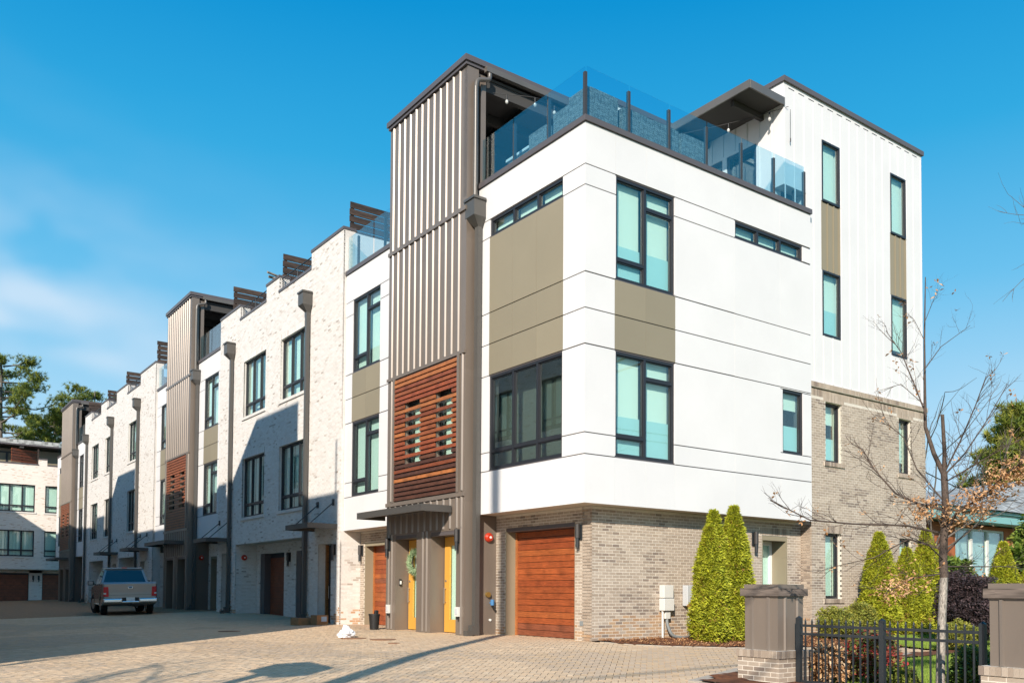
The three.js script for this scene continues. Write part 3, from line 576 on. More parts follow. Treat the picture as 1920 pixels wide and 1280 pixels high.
/* narrow white panelled house beside a tower: garage below, two tall windows with tan panels between */
function panelHouse(u0, u1, w0, w1, dy, near, label, slit) {
  const t = thing('panelled_townhouse', label, 'house', [1.5, 0, -(u0 + u1) / 2], 'white panelled houses of the row');
  const V = v => v + dy, F = L0;
  const holes = [[w0, w1, V(7.77), V(10.03)], [w0, w1, V(3.95), V(6.21)]], tan = [[w0 - .02, w1 + .02, V(6.235), V(7.755)]];
  if (slit) { holes[0] = [w0, w1, V(9.60), V(10.03)]; tan[0][3] = V(9.588); }
  obj('wall', cut(u0, u1, V(2.93), V(10.93), holes).map(r => fb(F, r[0], r[1], r[2], r[3], -.28, -.021)), M.coping, t);
  const vs = VB.map((v, i) => V(v));
  panels(t, F, [u0 + .002, w0, (w0 + w1) / 2, w1, u1 - .002], vs, [...holes, ...tan], [M.white, M.whiteB]);
  panels(t, F, [w0 - .02, (w0 + w1) / 2, w1 + .02], slit ? [V(6.235), V(6.99), V(7.75), V(9.588)] : [V(6.235), V(6.99), V(7.755)], holes, [M.tan, M.tanB]);
  if (slit) win(t, F, ...holes[0], { cols: 3 }); else win(t, F, ...holes[0], { cols: 2, tr: [[V(9.53)], [V(8.22)]] });
  win(t, F, ...holes[1], { cols: 2, tr: [[V(5.74)], [V(4.40)]], blind: near ? .98 : [.6, 1], bm: M.blindB });
  obj('interior_wall', fb(F, u0 + .1, u1 - .1, V(2.97), V(10.6), -.9, -.62), M.interior, t);
  obj('soffit', B(.02, .9, V(2.915) - .01, V(2.945), -u0, -u1), M.soffit, t);
  obj('coping', B(-.045, .25, V(10.93), V(11.05), -u0, -u1), M.coping, t);
  obj('roof_terrace', B(.25, 7, V(10.68), V(10.74), -u0, -u1), M.greyWood, t);
  const n = 2, L = u1 - u0; for (let i = 0; i < n; i++) { obj('railing_glass', B(.05, .062, V(11.1), V(12.15), -(u0 + .05 + L * i / n), -(u0 + L * (i + 1) / n - .03)), M.rail, t); obj('railing_post', B(.066, .13, V(11.05), V(12.03), -(u0 + L * (i + .62) / n), -(u0 + L * (i + .62) / n + .06)), M.post, t); }
  obj('terrace_wall', B(2.6, 2.8, V(10.74), V(12.1), -u0, -u1), M.white, t);
  /* garage set back below */
  const G = face('L', .6), g0 = u0 + .35, g1 = u1 - .28, h = [g0, g1, -.3, 2.55];
  const bw = obj('brick_wall', cut(u0, u1, -.2, V(2.91) - .02, [h]).map(r => fb(G, r[0], r[1], r[2], r[3], -.3, -.003)), M.mortar, t);
  layBricks(bw, bricks(u0, u1, -.14, V(2.89) - .02, [h]).map(r => ({ F: G, r })), near ? GB : WB, 0);
  obj('garage_reveal', [fb(G, g1 - .04, g1 - .002, -.1, 2.548, -.34, -.012), fb(G, g0 + .002, g1 - .04, 2.44, 2.547, -.34, -.012)], M.tan, t);
  const gd = obj('garage_door', fb(G, g0 - .2, g1 + .2, -.1, 2.6, -.42, -.345), M.dark, t);
  if (near) for (let k = 0; k < 17; k++) obj('plank', fb(G, g0 + .02, g1 - .105, .01 + k * .1432, .01 + k * .1432 + .136, -.344, -.315 + rr(-.002, .002)), pick(plankMats), gd);
  else obj('planks', range(.01, 2.3, .1432).map(v => fb(G, g0 + .02, g1 - .08, v, v + .136, -.344, -.315)), plankMats[2], gd);
  obj('door_frame', fb(G, g1 - .10, g1 - .042, 0, 2.44, -.344, -.28), slatMats[2], gd);
  return t;
}
panelHouse(7.98, 11.48, 9.17, 10.97, 0, true, 'narrow white panelled townhouse just left of the nearest tower, wooden garage door recessed below');
panelHouse(23.505, 26.895, 24.0, 25.95, .38, false, 'narrow white panelled townhouse just right of the second tower');
panelHouse(30.905, 34.0, 31.6, 33.2, .38, false, 'narrow white panelled townhouse just left of the second tower behind the pickup');
panelHouse(52.555, 55.645, 53.4, 54.9, .42, false, 'narrow white panelled townhouse just right of the farthest tower');
panelHouse(60.155, 64.0, 60.9, 63.0, .42, false, 'last white panelled townhouse left of the farthest tower', true);
tower(26.9, .38, false, 'second brown ribbed tower from the right, half way down the row, louvre partly in shade', 4.0);
tower(55.65, .42, false, 'farthest brown ribbed tower at the end of the row', 4.5);

function brickHouse(s) {
  const F = face('L', -.1), dy = s.dy, V = v => v + dy;
  const t = thing('brick_townhouse', s.label, 'house', [1.5, 0, -(s.u0 + s.u1) / 2], 'white brick houses of the row');
  const wins = s.wins.flatMap(([a, b]) => [[a, b, V(7.84), V(10.06)], [a, b, V(3.88), V(6.2)]]);
  const holes = [...wins, ...s.garages.map(g => [g[0], g[1], -.3, 2.87]), ...s.doors.map(d => [d[0], d[1], -.3, 2.55])];
  const lint = wins.map(h => [h[0] - .1, h[1] + .1, h[3], h[3] + .2]);
  const rects = s.par.flatMap(([a, b, h]) => cut(a, b, -.2, V(h), holes));
  const bw = obj('brick_wall', rects.map(r => fb(F, r[0], r[1], r[2], r[3], -.4, -.003)), M.mortarW, t);
  const list = [];
  for (const [a, b, h] of s.par) for (const r of bricks(a, b, -.14, V(h), [...holes, ...lint])) list.push({ F, r });
  lint.forEach(h => soldiers(...h).forEach(r => list.push({ F, r })));
  if (s.side) { const G = face('S', -s.u0); for (const r of bricks(-.045, .7, -.14, 2.9, [])) list.push({ F: G, r, d: 0 }); obj('brick_return', fb(G, -.05, .7, -.2, 2.91, -.3, -.003), M.mortarW, t); obj('parapet_return', B(-.09, 2.6, 11.07, 12.38, -s.u0 - .001, -s.u0 - .25), M.white, t); }
  else obj('brick_return', B(.302, 1.1, -.2, 2.95, -s.u0, -s.u0 - .25), M.farbrick, t);
  layBricks(bw, list, WB, 0, s.clay);
  /* coping follows the stepped parapet */
  const cop = []; s.par.forEach(([a, b, h], i) => { cop.push(fb(F, a - .02, b + .02, V(h), V(h) + .09, -.42, .03)); });
  obj('coping', cop, M.coping, t);
  s.par.forEach(([a, b, h], i) => { if (h > 12.1) return; 
    const r = [bar([-.0, V(h) + .52, -a], [-.0, V(h) + .52, -b], .022)]; for (let k = 1; k < 5; k++) r.push(bar([0, V(h) + .09 + k * .085, -a], [0, V(h) + .09 + k * .085, -b], .008)); const n = 2; for (let k = 0; k <= n; k++) { const u = a + .1 + (b - a - .2) * k / n; r.push(bar([0, V(h) + .05, -u], [0, V(h) + .52, -u], .015)); } obj('railing', r, M.iron, t); });
  wins.forEach((h, i) => {
    win(t, F, ...h, { cols: 3, tr: [[h[2] + .5]], d: -.1, blind: s.blinds ? s.blinds[i % s.blinds.length] : .95, bm: i % 2 ? M.blindB : M.blind, plain: s.far });
    obj('sill', fb(F, h[0] - .08, h[1] + .08, h[2] - .11, h[2] - .004, -.1, .045), M.mortarW, t);
  });
  obj('interior_wall', fb(F, s.u0 + .2, s.u1 - .2, 3.0, V(11), -1.2, -.8), M.interior, t);
  s.garages.forEach(g => {
    const G = face('L', .75), [a, b, ds] = g, hs = ds.map(d => [d[0], d[1], -.3, 2.5]);
    const rw = obj('garage_wall', [...cut(a - .1, b + .1, -.2, 2.95, hs).map(r => fb(G, r[0], r[1], r[2], r[3], -.25, -.003)), B(.301, .76, -.2, 2.95, -b, -(b + .2)), B(.301, .76, -.2, 2.95, -a, -(a - .2))], M.mortarW, t);
    layBricks(rw, [...bricks(a, b, -.14, 2.87, hs).map(r => ({ F: G, r })), ...bricks(-.045, .74, -.14, 2.86, []).map(r => ({ F: face('S', -b - .0), r, d: .004 }))], WB, 0);
    obj('soffit', B(-.09, .75, 2.872, 2.93, -a, -b), M.soffit, t);
    ds.forEach(d => { const gd = obj('garage_door', fb(G, d[0] - .2, d[1] + .2, -.1, 2.6, -.42, -.3), M.dark, t); obj('planks', range(.01, 2.3, .145).map(v => fb(G, d[0] + .03, d[1] - .42, v, v + .138, -.299, -.27)), plankMats[4], gd); obj('door_frame', fb(G, d[1] - .40, d[1] - .003, -.1, 2.497, -.299, -.02), M.coping, gd); });
  });
  s.doors.forEach(d => {
    const dd = obj('door', fb(F, d[0] + .02, d[1] - .02, 0, 2.52, -.39, -.34), M.dark, t);
    obj('door_frame', [fb(F, d[0] + .0, d[0] + .07, 0, 2.54, -.34, -.26), fb(F, d[1] - .09, d[1] - .0, 0, 2.54, -.34, -.26)], M.door, dd);
    obj('pane', fb(F, d[0] + .35, d[1] - .28, .35, 2.25, -.339, -.335), M.darkGlass, dd);
    obj('handle', bar(fp(F, d[1] - .18, .8, -.31), fp(F, d[1] - .18, 1.2, -.31), .012), M.steel, dd);
  });
  s.canopies.forEach(([a, b]) => {
    const y = 2.98 + dy * .2;
    obj('canopy', [fb(F, a, b, y + .10, y + .14, .0, .95), fb(F, a, b, y, y + .16, .95, .99), fb(F, a - .04, a, y, y + .16, 0, .99), fb(F, b, b + .04, y, y + .16, 0, .99)], M.canopy, t);
    for (const q of [a + .25, b - .25]) { obj('tie_rod', [bar(fp(F, q, y + .15, .8), fp(F, q, y + .85, .02), .018)], M.iron, t); obj('rod_plate', fb(F, q - .06, q + .06, y + .76, y + .96, 0.001, .04), M.iron, t); }
  });
  s.spouts.forEach(u => leader(t, F, u, V(11.0), ground(-.3, -u), .03, true, M.pipe));
  obj('roof', B(.3, 8, V(11.3), V(11.4), -s.u0 - .3, -s.u1), M.coping, t);
  return t;
}
const clayW = c => c.y < .15 + .55 * vnoise(c.z * .9, 2, 23, 0) * vnoise(c.z * 3.1, c.y * 3, 24, 0) * 1.6 && rnd() < .7;
brickHouse({ u0: 11.5, u1: 23.5, dy: 0, side: true, clay: clayW, label: 'wide white brick townhouse with stepped parapet next to the nearest tower group, partly in shade',
  par: [[11.5, 14.0, 12.42], [14.0, 16.9, 11.85], [16.9, 18.18, 12.42], [18.18, 21.05, 11.85], [21.05, 23.5, 12.42]], wins: [[14.27, 16.68], [18.15, 20.56]], blinds: [1, .98, [1, .9, 1], 1],
  garages: [[14.1, 21.2, [[14.6, 17.05], [18.2, 20.7]]]], doors: [[12.15, 13.15], [22.0, 22.9]], canopies: [[11.75, 13.45], [21.8, 23.45]], spouts: [14.05, 21.75] });
brickHouse({ u0: 34.05, u1: 52.55, dy: .42, far: true, clay: clayW, label: 'long far white brick townhouse behind the silver pickup, three columns of windows',
  par: [[34.05, 37.2, 12.42], [37.2, 40.2, 11.85], [40.2, 43.0, 12.42], [43.0, 45.6, 11.85], [45.6, 47.4, 12.42], [47.4, 50.3, 11.85], [50.3, 52.55, 12.42]], wins: [[37.75, 39.85], [43.9, 46.0], [47.95, 50.1]], blinds: [.95, [.3, .6, .3], .9, .2],
  garages: [[37.6, 41.6, [[38.0, 41.0]]], [45.9, 50.2, [[46.4, 49.4]]]], doors: [[35.6, 36.6], [42.3, 43.3]], canopies: [[34.9, 36.8], [41.9, 43.6]], spouts: [37.25, 43.75, 51.4] });
/* privacy screens and timber on the roofs */
function screen(x0, x1, y0, y1, z, label) {
  const t = thing('privacy_screen', label, 'screen', [(x0 + x1) / 2, y0, z], 'dark board screens on the roofs');
  const n = Math.max(3, Math.round((y1 - y0) / .24)), h = (y1 - y0) / n;
  for (let k = 0; k < n; k++) obj('board', B(x0 + rr(-.02, .02), x1, y0 + k * h + .02, y0 + (k + 1) * h - .012, z - .02, z + .02), M.screen[k % 3], t);
  for (const x of [x0 + .12, (x0 + x1) / 2, x1 - .1]) obj('post', B(x - .045, x + .045, y0 - .6, y1 - .02, z - .11, z - .022), M.screen[2], t);
}
screen(.45, 3.2, 12.35, 13.72, -12.25, 'dark board privacy screen directly left of the nearest tower');
screen(.15, 2.9, 12.2, 13.45, -17.2, 'dark board privacy screen above the middle of the near white brick house');
screen(-.05, 2.6, 12.35, 13.55, -22.1, 'dark board privacy screen beside the porch of the second tower');
screen(.1, 2.4, 12.7, 14.15, -34.6, 'dark board privacy screen just left of the second tower');
screen(.1, 2.4, 12.7, 13.9, -41.5, 'dark board privacy screen on the far brick house, right one of three');
screen(.1, 2.4, 12.6, 13.7, -46.5, 'dark board privacy screen on the far brick house, middle one of three');
screen(-.05, 2.4, 12.6, 13.8, -51.8, 'dark board privacy screen on the far brick house, next to the farthest tower');
{ const t = thing('timber_pile', 'pale timber offcuts sticking out over the parapet of the near white brick house', 'timber', [-.1, 12.5, -17.55]);
  [[-.35, 12.72, -17.45, 1.0, 12.60, -17.75], [-.25, 12.62, -17.6, 1.1, 12.5, -17.5], [-.1, 12.54, -17.4, .9, 12.56, -17.85]].forEach(p => obj('plank', bar(p.slice(0, 3), p.slice(3), .05, 4), M.fenceWood, t)); }

/* house closing the end of the street */
{
  const Z = -66, F = face('S', Z), t = thing('end_house', 'white brick house closing the far end of the street at the left edge', 'house', [-8, 0, Z - 3]);
  const cw = [[-3.95, -1.27], [-9.4, -6.6], [-.55, .4]], holes = cw.flatMap(([a, b]) => [[a, b, 7.15, 9.34], [a, b, 3.6, 5.68]]);
  obj('wall', [...cut(-16, 4, 2.62, 10.95, holes).map(r => fb(F, r[0], r[1], r[2], r[3], -.4, 0)), fb(F, -1.05, -.45, 10.95, 11.42, -.4, 0)], M.farbrick, t);
  obj('coping', [fb(F, -16, -1.07, 10.95, 11.05, -.45, .04), fb(F, -1.07, -.43, 11.42, 11.52, -.45, .04), fb(F, -.43, 4, 10.95, 11.05, -.45, .04)], M.coping, t);
  holes.forEach((h, i) => { win(t, F, ...h, { cols: i > 3 ? 1 : 3, tr: [[h[2] + .5]], d: -.1, blind: .97, plain: 1, fw: .085 }); obj('sill', fb(F, h[0] - .1, h[1] + .1, h[2] - .12, h[2] - .005, -.05, .05), M.mortarW, t); });
  obj('interior_wall', fb(F, -15, 3, 3, 10.5, -1.1, -.8), M.interior, t);
  obj('soffit', fb(F, -16, 4, 2.55, 2.62, -1.2, .03), M.soffit, t);
  obj('lower_wall', [fb(F, -16, -9, -.3, 2.55, -1.2, -.9), fb(F, -1.45, -.5, -.3, 2.55, -1.2, -.9), fb(F, 2.5, 4, -.3, 2.55, -1.2, -.9), fb(F, -9, 2.5, 2.3, 2.55, -1.2, -.9)], M.farbrick, t);
  for (const [a, b] of [[-4.9, -1.45], [-9, -5.2], [-.5, 2.5]]) { const d = obj('garage_door', fb(F, a, b, -.2, 2.3, -1.2, -1.08), M.dark, t); obj('planks', range(-.15, 2.1, .29).map(v => fb(F, a + .05, b - .05, v, v + .275, -1.079, -1.06)), plankMats[4], d); }
  obj('lower_wall', fb(F, -5.2, -4.9, -.3, 2.3, -1.2, -.9), M.farbrick, t);
  /* set-back attic storey with a low roof */
  obj('attic_wall', fb(F, -15, 3, 10.9, 12.35, -4, -1.7), M.tanB, t);
  win(t, F, -4.3, -2.0, 11.05, 12.1, { cols: 2, d: -1.66, blind: .9, plain: 1, fw: .12 });
  obj('roof', [fb(F, -16, 3.4, 12.5, 12.62, -6, -.3)], M.coping, t); obj('fascia', fb(F, -16, 3.4, 12.62, 12.95, -6, -.34), M.roofGrey, t);
  obj('roof_beam', fb(F, -2.4, -2.1, 12.3, 12.5, -1.7, -.4), M.ceiling, t);
}
{ const t = thing('privacy_screen', 'reddish board privacy screen on the roof of the far end house', 'screen', [-1.6, 10.95, -66.6], 'dark board screens on the roofs');
  for (let k = 0; k < 6; k++) { const g = new THREE.BoxGeometry(2.3, .17, .05); g.rotateY(.55); g.translate(-2.0, 11.05 + k * .22, -66.9); obj('board', g, slatMats[3 + (k % 2)], t); }
  obj('post', B(-1.12, -1.02, 10.9, 12.3, -66.3, -66.4), M.screen[2], t); }

/* row across the street: stands outside the picture on the left, throws the long shade and is mirrored in the windows */
{
  const X = -10.75, F = face('R', X), U0 = 2.75, t = thing('opposite_townhouse', 'white brick row across the street throwing the long shade, outside the left edge', 'house', [X - 4, 0, -30]);
  const cols = []; for (const b of [3.4, 13.4, 17.4, 21.4, 36.5, 41, 46]) cols.push([b, b + 2.3]);
  const holes = cols.flatMap(([a, b]) => [[a, b, 7.8, 10.0], [a, b, 3.9, 6.2]]), gar = [[3.2, 5.9, -.5, 2.5], [14, 19, -.5, 2.6], [38, 43, -.5, 2.6]];
  const par = [[U0, 6.3, 11.1], [6.3, 10.4, 14.3], [10.4, 13.5, 11.1], [13.5, 16, 12.4], [16, 19, 11.8], [19, 22, 12.4], [22, 29.4, 11.1], [29.4, 33.6, 14.5], [33.6, 37, 11.3], [37, 40, 12.6], [40, 44, 12.1], [44, 62, 12.4]];
  obj('wall', par.filter(p => p[2] < 14).flatMap(([a, b, h]) => cut(a, b, -.6, h, [...holes, ...gar]).map(r => fb(F, r[0], r[1], r[2], r[3], -.4, 0))), M.farbrick, t);
  obj('tower_wall', par.filter(p => p[2] > 14).map(([a, b, h]) => fb(F, a, b, -.6, h, -4.2, .3)), M.brown, t);
  obj('rear_wall', [fb(F, U0, U0 + .4, -.8, 11.1, -9, -.401), fb(F, U0 + .4, 62, -.8, 10.9, -9, -8.6)], M.farbrick, t);
  obj('roof', fb(F, U0, 62, 10.6, 10.8, -9, -.4), M.coping, t);
  obj('coping', par.map(([a, b, h]) => fb(F, a, b, h, h + .1, h > 14 ? -4.25 : -.42, h > 14 ? .34 : .04)), M.coping, t);
  holes.forEach(h => win(t, F, ...h, { cols: 3, tr: [[h[2] + .5]], d: -.1, blind: .9, plain: 1 }));
  obj('interior_wall', fb(F, U0 + .5, 61, -.5, 10.4, -1.2, -.8), M.interior, t);
  gar.forEach(g => { const d = obj('garage_door', fb(F, g[0], g[1], -.6, g[3], -.36, -.28), M.dark, t); obj('planks', range(-.3, 2.3, .145).map(v => fb(F, g[0] + .05, g[1] - .05, v, v + .138, -.279, -.25)), plankMats[2], d); });
  for (const z of [3.0, 5.6]) obj('mast', bar([X + .1, 11, -z], [X + .1, 12.8, -z], .04), M.iron, t);
}

/* =================== silver pickup =================== */
{
  const t = thing('pickup_truck', 'silver crew cab pickup parked with its tail to the viewer', 'truck', [0, 0, 0]);
  const W = 1.98, hw = W / 2; // local: x across, y up, tail at z=0, nose at z=-5.7
  const Lp = (name, g, m, p = t) => { const geos = Array.isArray(g) ? g : [g]; return obj(name, geos, m, p); };
  const prof = [];
  const arc = (cx, r, n = 10) => { for (let k = 0; k <= n; k++) { const a = Math.PI - Math.PI * k / n; prof.push([cx + Math.cos(a) * r, .42 + Math.max(0, Math.sin(a)) * r]); } };
  prof.push([0.02, .62], [.12, .50]); arc(1.28, .50); arc(4.72, .50); prof.push([5.55, .45], [5.72, .60], [5.70, 1.0], [5.55, 1.10], [4.15, 1.18], [4.1, 1.2], [1.9, 1.22], [0.05, 1.24], [0, 1.2]);
  const body = extr(prof, W - .12, .06); body.rotateY(Math.PI / 2); body.translate(-hw + .06, 0, 0);
  Lp('body', body, M.paint);
  // cab: tapered greenhouse
  const cab = (z0, z1, z2, z3, y0, y1, w0, w1) => { const P = [[-w0, y0, z0], [w0, y0, z0], [w0, y0, z3], [-w0, y0, z3], [-w1, y1, z1], [w1, y1, z1], [w1, y1, z2], [-w1, y1, z2]]; const F = [[0, 1, 5, 4], [1, 2, 6, 5], [2, 3, 7, 6], [3, 0, 4, 7], [4, 5, 6, 7]]; const p = [], u = []; for (const f of F) for (const k of [0, 1, 2, 0, 2, 3]) { p.push(...P[f[k]]); u.push(P[f[k]][0], P[f[k]][1]); } const g = new THREE.BufferGeometry(); g.setAttribute('position', new THREE.Float32BufferAttribute(p, 3)); g.setAttribute('uv', new THREE.Float32BufferAttribute(u, 2)); g.computeVertexNormals(); return g; };
  const c = Lp('cab', cab(-1.85, -2.15, -3.75, -4.55, 1.18, 1.86, .93, .72), M.paint);
  Lp('roof', [rbox(1.40, .07, 1.75, .03, 0, 1.875, -2.95)], M.paint);
  const pane = (P) => { const g = new THREE.BufferGeometry(); g.setAttribute('position', new THREE.Float32BufferAttribute([P[0], P[1], P[2], P[0], P[2], P[3]].flat(), 3)); g.setAttribute('uv', new THREE.Float32BufferAttribute([0, 0, 1, 0, 1, 1, 0, 0, 1, 1, 0, 1], 2)); g.computeVertexNormals(); return g; };
  Lp('rear_window', pane([[-.82, 1.25, -1.875], [.82, 1.25, -1.875], [.66, 1.80, -2.115], [-.66, 1.80, -2.115]]), M.darkGlass, c);
  for (const s of [-1, 1]) { const x = s < 0; const sw = (a, b) => { const f = y => .93 - (y - 1.18) / .68 * .21 + .006; const P = [[s * f(1.26), 1.26, a], [s * f(1.26), 1.26, b], [s * f(1.78), 1.78, Math.max(b, -3.7) + (b < -3.5 ? .12 : .02)], [s * f(1.78), 1.78, Math.min(a, -2.18)]]; return pane(x ? P : P.reverse()); }; Lp('side_window', sw(-2.05, -2.95), M.darkGlass, c); Lp('side_window', sw(-3.05, -4.2), M.darkGlass, c); }
  Lp('windscreen', pane([[.84, 1.24, -4.46], [-.84, 1.24, -4.46], [-.66, 1.80, -3.83], [.66, 1.80, -3.83]]), M.darkGlass, c);
  const tg = Lp('tailgate', [rbox(1.56, .56, .06, .025, 0, .935, .02), rbox(1.56, .04, .09, .015, 0, 1.225, .015)], M.paint);
  Lp('crease', rbox(1.5, .012, .01, .004, 0, .80, .052), M.coping, tg); Lp('handle', [rbox(.19, .085, .03, .02, 0, 1.08, .06)], M.chrome, tg); Lp('handle_pocket', rbox(.13, .045, .012, .005, 0, 1.085, .078), M.black, tg);
  for (const s of [-1, 1]) { const l = Lp('taillight', rbox(.20, .42, .14, .04, s * .87, .94, -.01), M.tail); Lp('reverse_lens', rbox(.09, .06, .012, .005, s * .92, .86, .066), M.lens, l); }
  const bm = Lp('bumper', [rbox(.70, .17, .18, .05, -.64, .58, .10), rbox(.70, .17, .18, .05, .64, .58, .10), rbox(.66, .07, .16, .03, 0, .525, .09)], M.chrome);
  Lp('bumper_recess', rbox(.62, .15, .05, .02, 0, .62, .07), M.black, bm); Lp('number_plate', B(-.155, .155, .555, .70, .102, .112), M.white2, bm);
  Lp('underbody', [B(-.7, .7, .38, .55, -.1, -5.3), bar([.25, .36, -.1], [.25, .36, -1.6], .05)], M.black); Lp('tow_hitch', B(-.05, .05, .40, .47, .0, .2), M.black);
  Lp('brake_light', [rbox(.2, .035, .04, .01, 0, 1.90, -2.07)], M.tail);
  for (const s of [-1, 1]) { const m = Lp('mirror', [rbox(.24, .2, .09, .035, s * 1.13, 1.30, -4.0), bar([s * .92, 1.24, -4.05], [s * 1.05, 1.27, -4.02], .025)], M.black); Lp('mirror_glass', B(s * 1.05, s * 1.22, 1.225, 1.375, -3.957, -3.951), M.darkGlass, m); }
  for (const [x, z, st] of [[-.86, -1.28, 0], [.86, -1.28, 0], [-.88, -4.72, .22], [.88, -4.72, .22]]) {
    const ty = new THREE.TorusGeometry(.285, .125, 12, 28); ty.scale(1, 1, 1.05); ty.rotateY(Math.PI / 2 + st); const ty2 = new THREE.CylinderGeometry(.395, .395, .20, 28); ty2.rotateZ(Math.PI / 2); ty2.rotateY(st);
    ty.translate(x, .405, z); ty2.translate(x, .405, z); const w = Lp('wheel', [ty, ty2], M.tyre);
    const rim = new THREE.CylinderGeometry(.22, .24, .24, 20); rim.rotateZ(Math.PI / 2); rim.rotateY(st); rim.translate(x, .405, z); Lp('rim', rim, M.steel, w);
  }
  Lp('side_step', [bar([-1.0, .42, -1.95], [-1.0, .42, -4.05], .035), bar([1.0, .42, -1.95], [1.0, .42, -4.05], .035)], M.chrome);
  Lp('headlight', [rbox(.3, .22, .08, .03, -.75, .95, -5.72)], M.lens); Lp('headlight', [rbox(.3, .22, .08, .03, .75, .95, -5.72)], M.lens);
  t.position.set(-3.55, ground(-3.55, -24.5) - .005, -23.2); t.rotation.order = 'YXZ'; t.rotation.set(0, -.115, .026);
}

/* =================== fixtures on the walls =================== */
function wallLamp(F, u, v, label) {
  const t = thing('wall_lamp', label, 'lamp', fp(F, u, v - .28, .06).toArray(), 'black tube wall lamps');
  obj('back_plate', fb(F, u - .07, u + .07, v - .18, v + .16, 0.002, .035), M.iron, t);
  const p = fp(F, u, 0, .09); obj('upper_tube', cyl(p.x, v - .14, v + .16, p.z, .055, 16), M.post, t); obj('lower_tube', cyl(p.x, v - .34, v - .14, p.z, .042, 16), M.iron, t);
  const q = fp(F, u, v - .36, .09); const r = new THREE.TorusGeometry(.035, .007, 6, 16); r.rotateX(Math.PI / 2); r.translate(q.x, q.y, q.z); obj('ring', [r, bar([q.x - .035, q.y, q.z], [q.x - .035, q.y + .05, q.z], .006), bar([q.x + .035, q.y, q.z], [q.x + .035, q.y + .05, q.z], .006)], M.iron, t);
}
const FT = face('L', -.35);
wallLamp(LB, .82, 2.37, 'black wall lamp on the brick corner right of the nearest wooden garage door');
wallLamp(SB, 5.95, 2.42, 'black wall lamp on grey brick beside the white garden door');
wallLamp(FT, 4.22, 2.40, 'black wall lamp right of the right yellow door');
wallLamp(FT, 7.78, 2.34, 'black wall lamp left of the wreath door');
wallLamp(LB, 11.36, 2.32, 'black wall lamp on white brick left of the shaded small garage');
wallLamp(face('L', .75), 17.62, 2.30, 'black wall lamp on the brick pier between two shaded garages');
wallLamp(face('L', -.1), 11.85, 2.35, 'black wall lamp right of the shaded orange framed door');
wallLamp(face('S', -66.9), -1.15, 1.95, 'left one of two lamps on the pier of the far end house');
wallLamp(face('S', -66.9), -.75, 1.95, 'right one of two lamps on the pier of the far end house');
function bell(F, u, v, label) { const t = thing('alarm_bell', label, 'bell', fp(F, u, v - .12, .05).toArray(), 'red fire bells'); const a = fp(F, u, v, 0.002), b = fp(F, u, v, .05), c = fp(F, u, v, .10), d = fp(F, u, v, .115); obj('gong', [bar(a, b, .115, 20), bar(b, c, .115, 20, .075)], M.red, t); obj('hub', bar(c, d, .03, 12), M.white2, t); }
const FS = face('S', -4.02);
bell(FS, .36, 2.38, 'red fire bell on brown metal beside the nearest downpipe'); bell(face('S', -21.2), .25, 2.35, 'dark red fire bell on shaded white brick under the near brick house'); bell(face('S', -26.88), .25, 2.5, 'dark red fire bell in the shade beside the second tower');
{ const t = thing('hose_valve', 'brass fire hose valve on brown metal below the red bell', 'valve', [.35, .75, -3.97]); obj('cap', [bar([.34, .98, -4.018], [.34, .98, -3.95], .065, 16)], M.brass, t); const b = thing('backflow_valve', 'blue water valve on brown metal below the brass cap', 'valve', [.45, .62, -3.95]); obj('body', [bar([.44, .72, -3.94], [.44, .86, -3.94], .05, 10), bar([.44, .78, -4.018], [.44, .78, -3.94], .03, 8)], mat([.06, .20, .42], { roughness: .4 }), b); obj('outlet', [bar([.44, .70, -3.94], [.50, .62, -3.92], .03, 8)], M.black, b); obj('plug', bar([.42, .36, -4.018], [.42, .36, -3.99], .03, 10), M.white2, t); }
for (const [u, lab] of [[4.2, 'white outdoor socket box right of the right yellow door'], [7.72, 'white outdoor socket box left of the wreath door']]) { const t = thing('socket_box', lab, 'socket', fp(FT, u, .38, .05).toArray(), 'outdoor sockets'); obj('cover', fb(FT, u - .08, u + .08, .45, .68, .037, .09), M.meter, t); obj('lid', fb(FT, u - .045, u + .045, .50, .64, .09, .10), M.meterGrey, t); obj('plug', fb(FT, u - .05, u + .0, .38, .45, .04, .09), M.black, t); }
{ const t = thing('doorbell', 'small door bell with pale face beside the wreath door', 'door bell', fp(face('S', -7.42), -.2, 1.2, .02).toArray()); obj('case', fb(face('S', -7.42), -.24, -.18, 1.2, 1.38, .002, .03), M.black, t); obj('button', fb(face('S', -7.42), -.235, -.185, 1.24, 1.33, .03, .034), M.white2, t); }
{ const t = thing('brick_vent', 'small grey vent in the brick right of the wooden garage door', 'vent', fp(LB, .78, .32, 0).toArray()); obj('grille', fb(LB, .72, .82, .33, .43, .001, .012), M.conduit, t); }
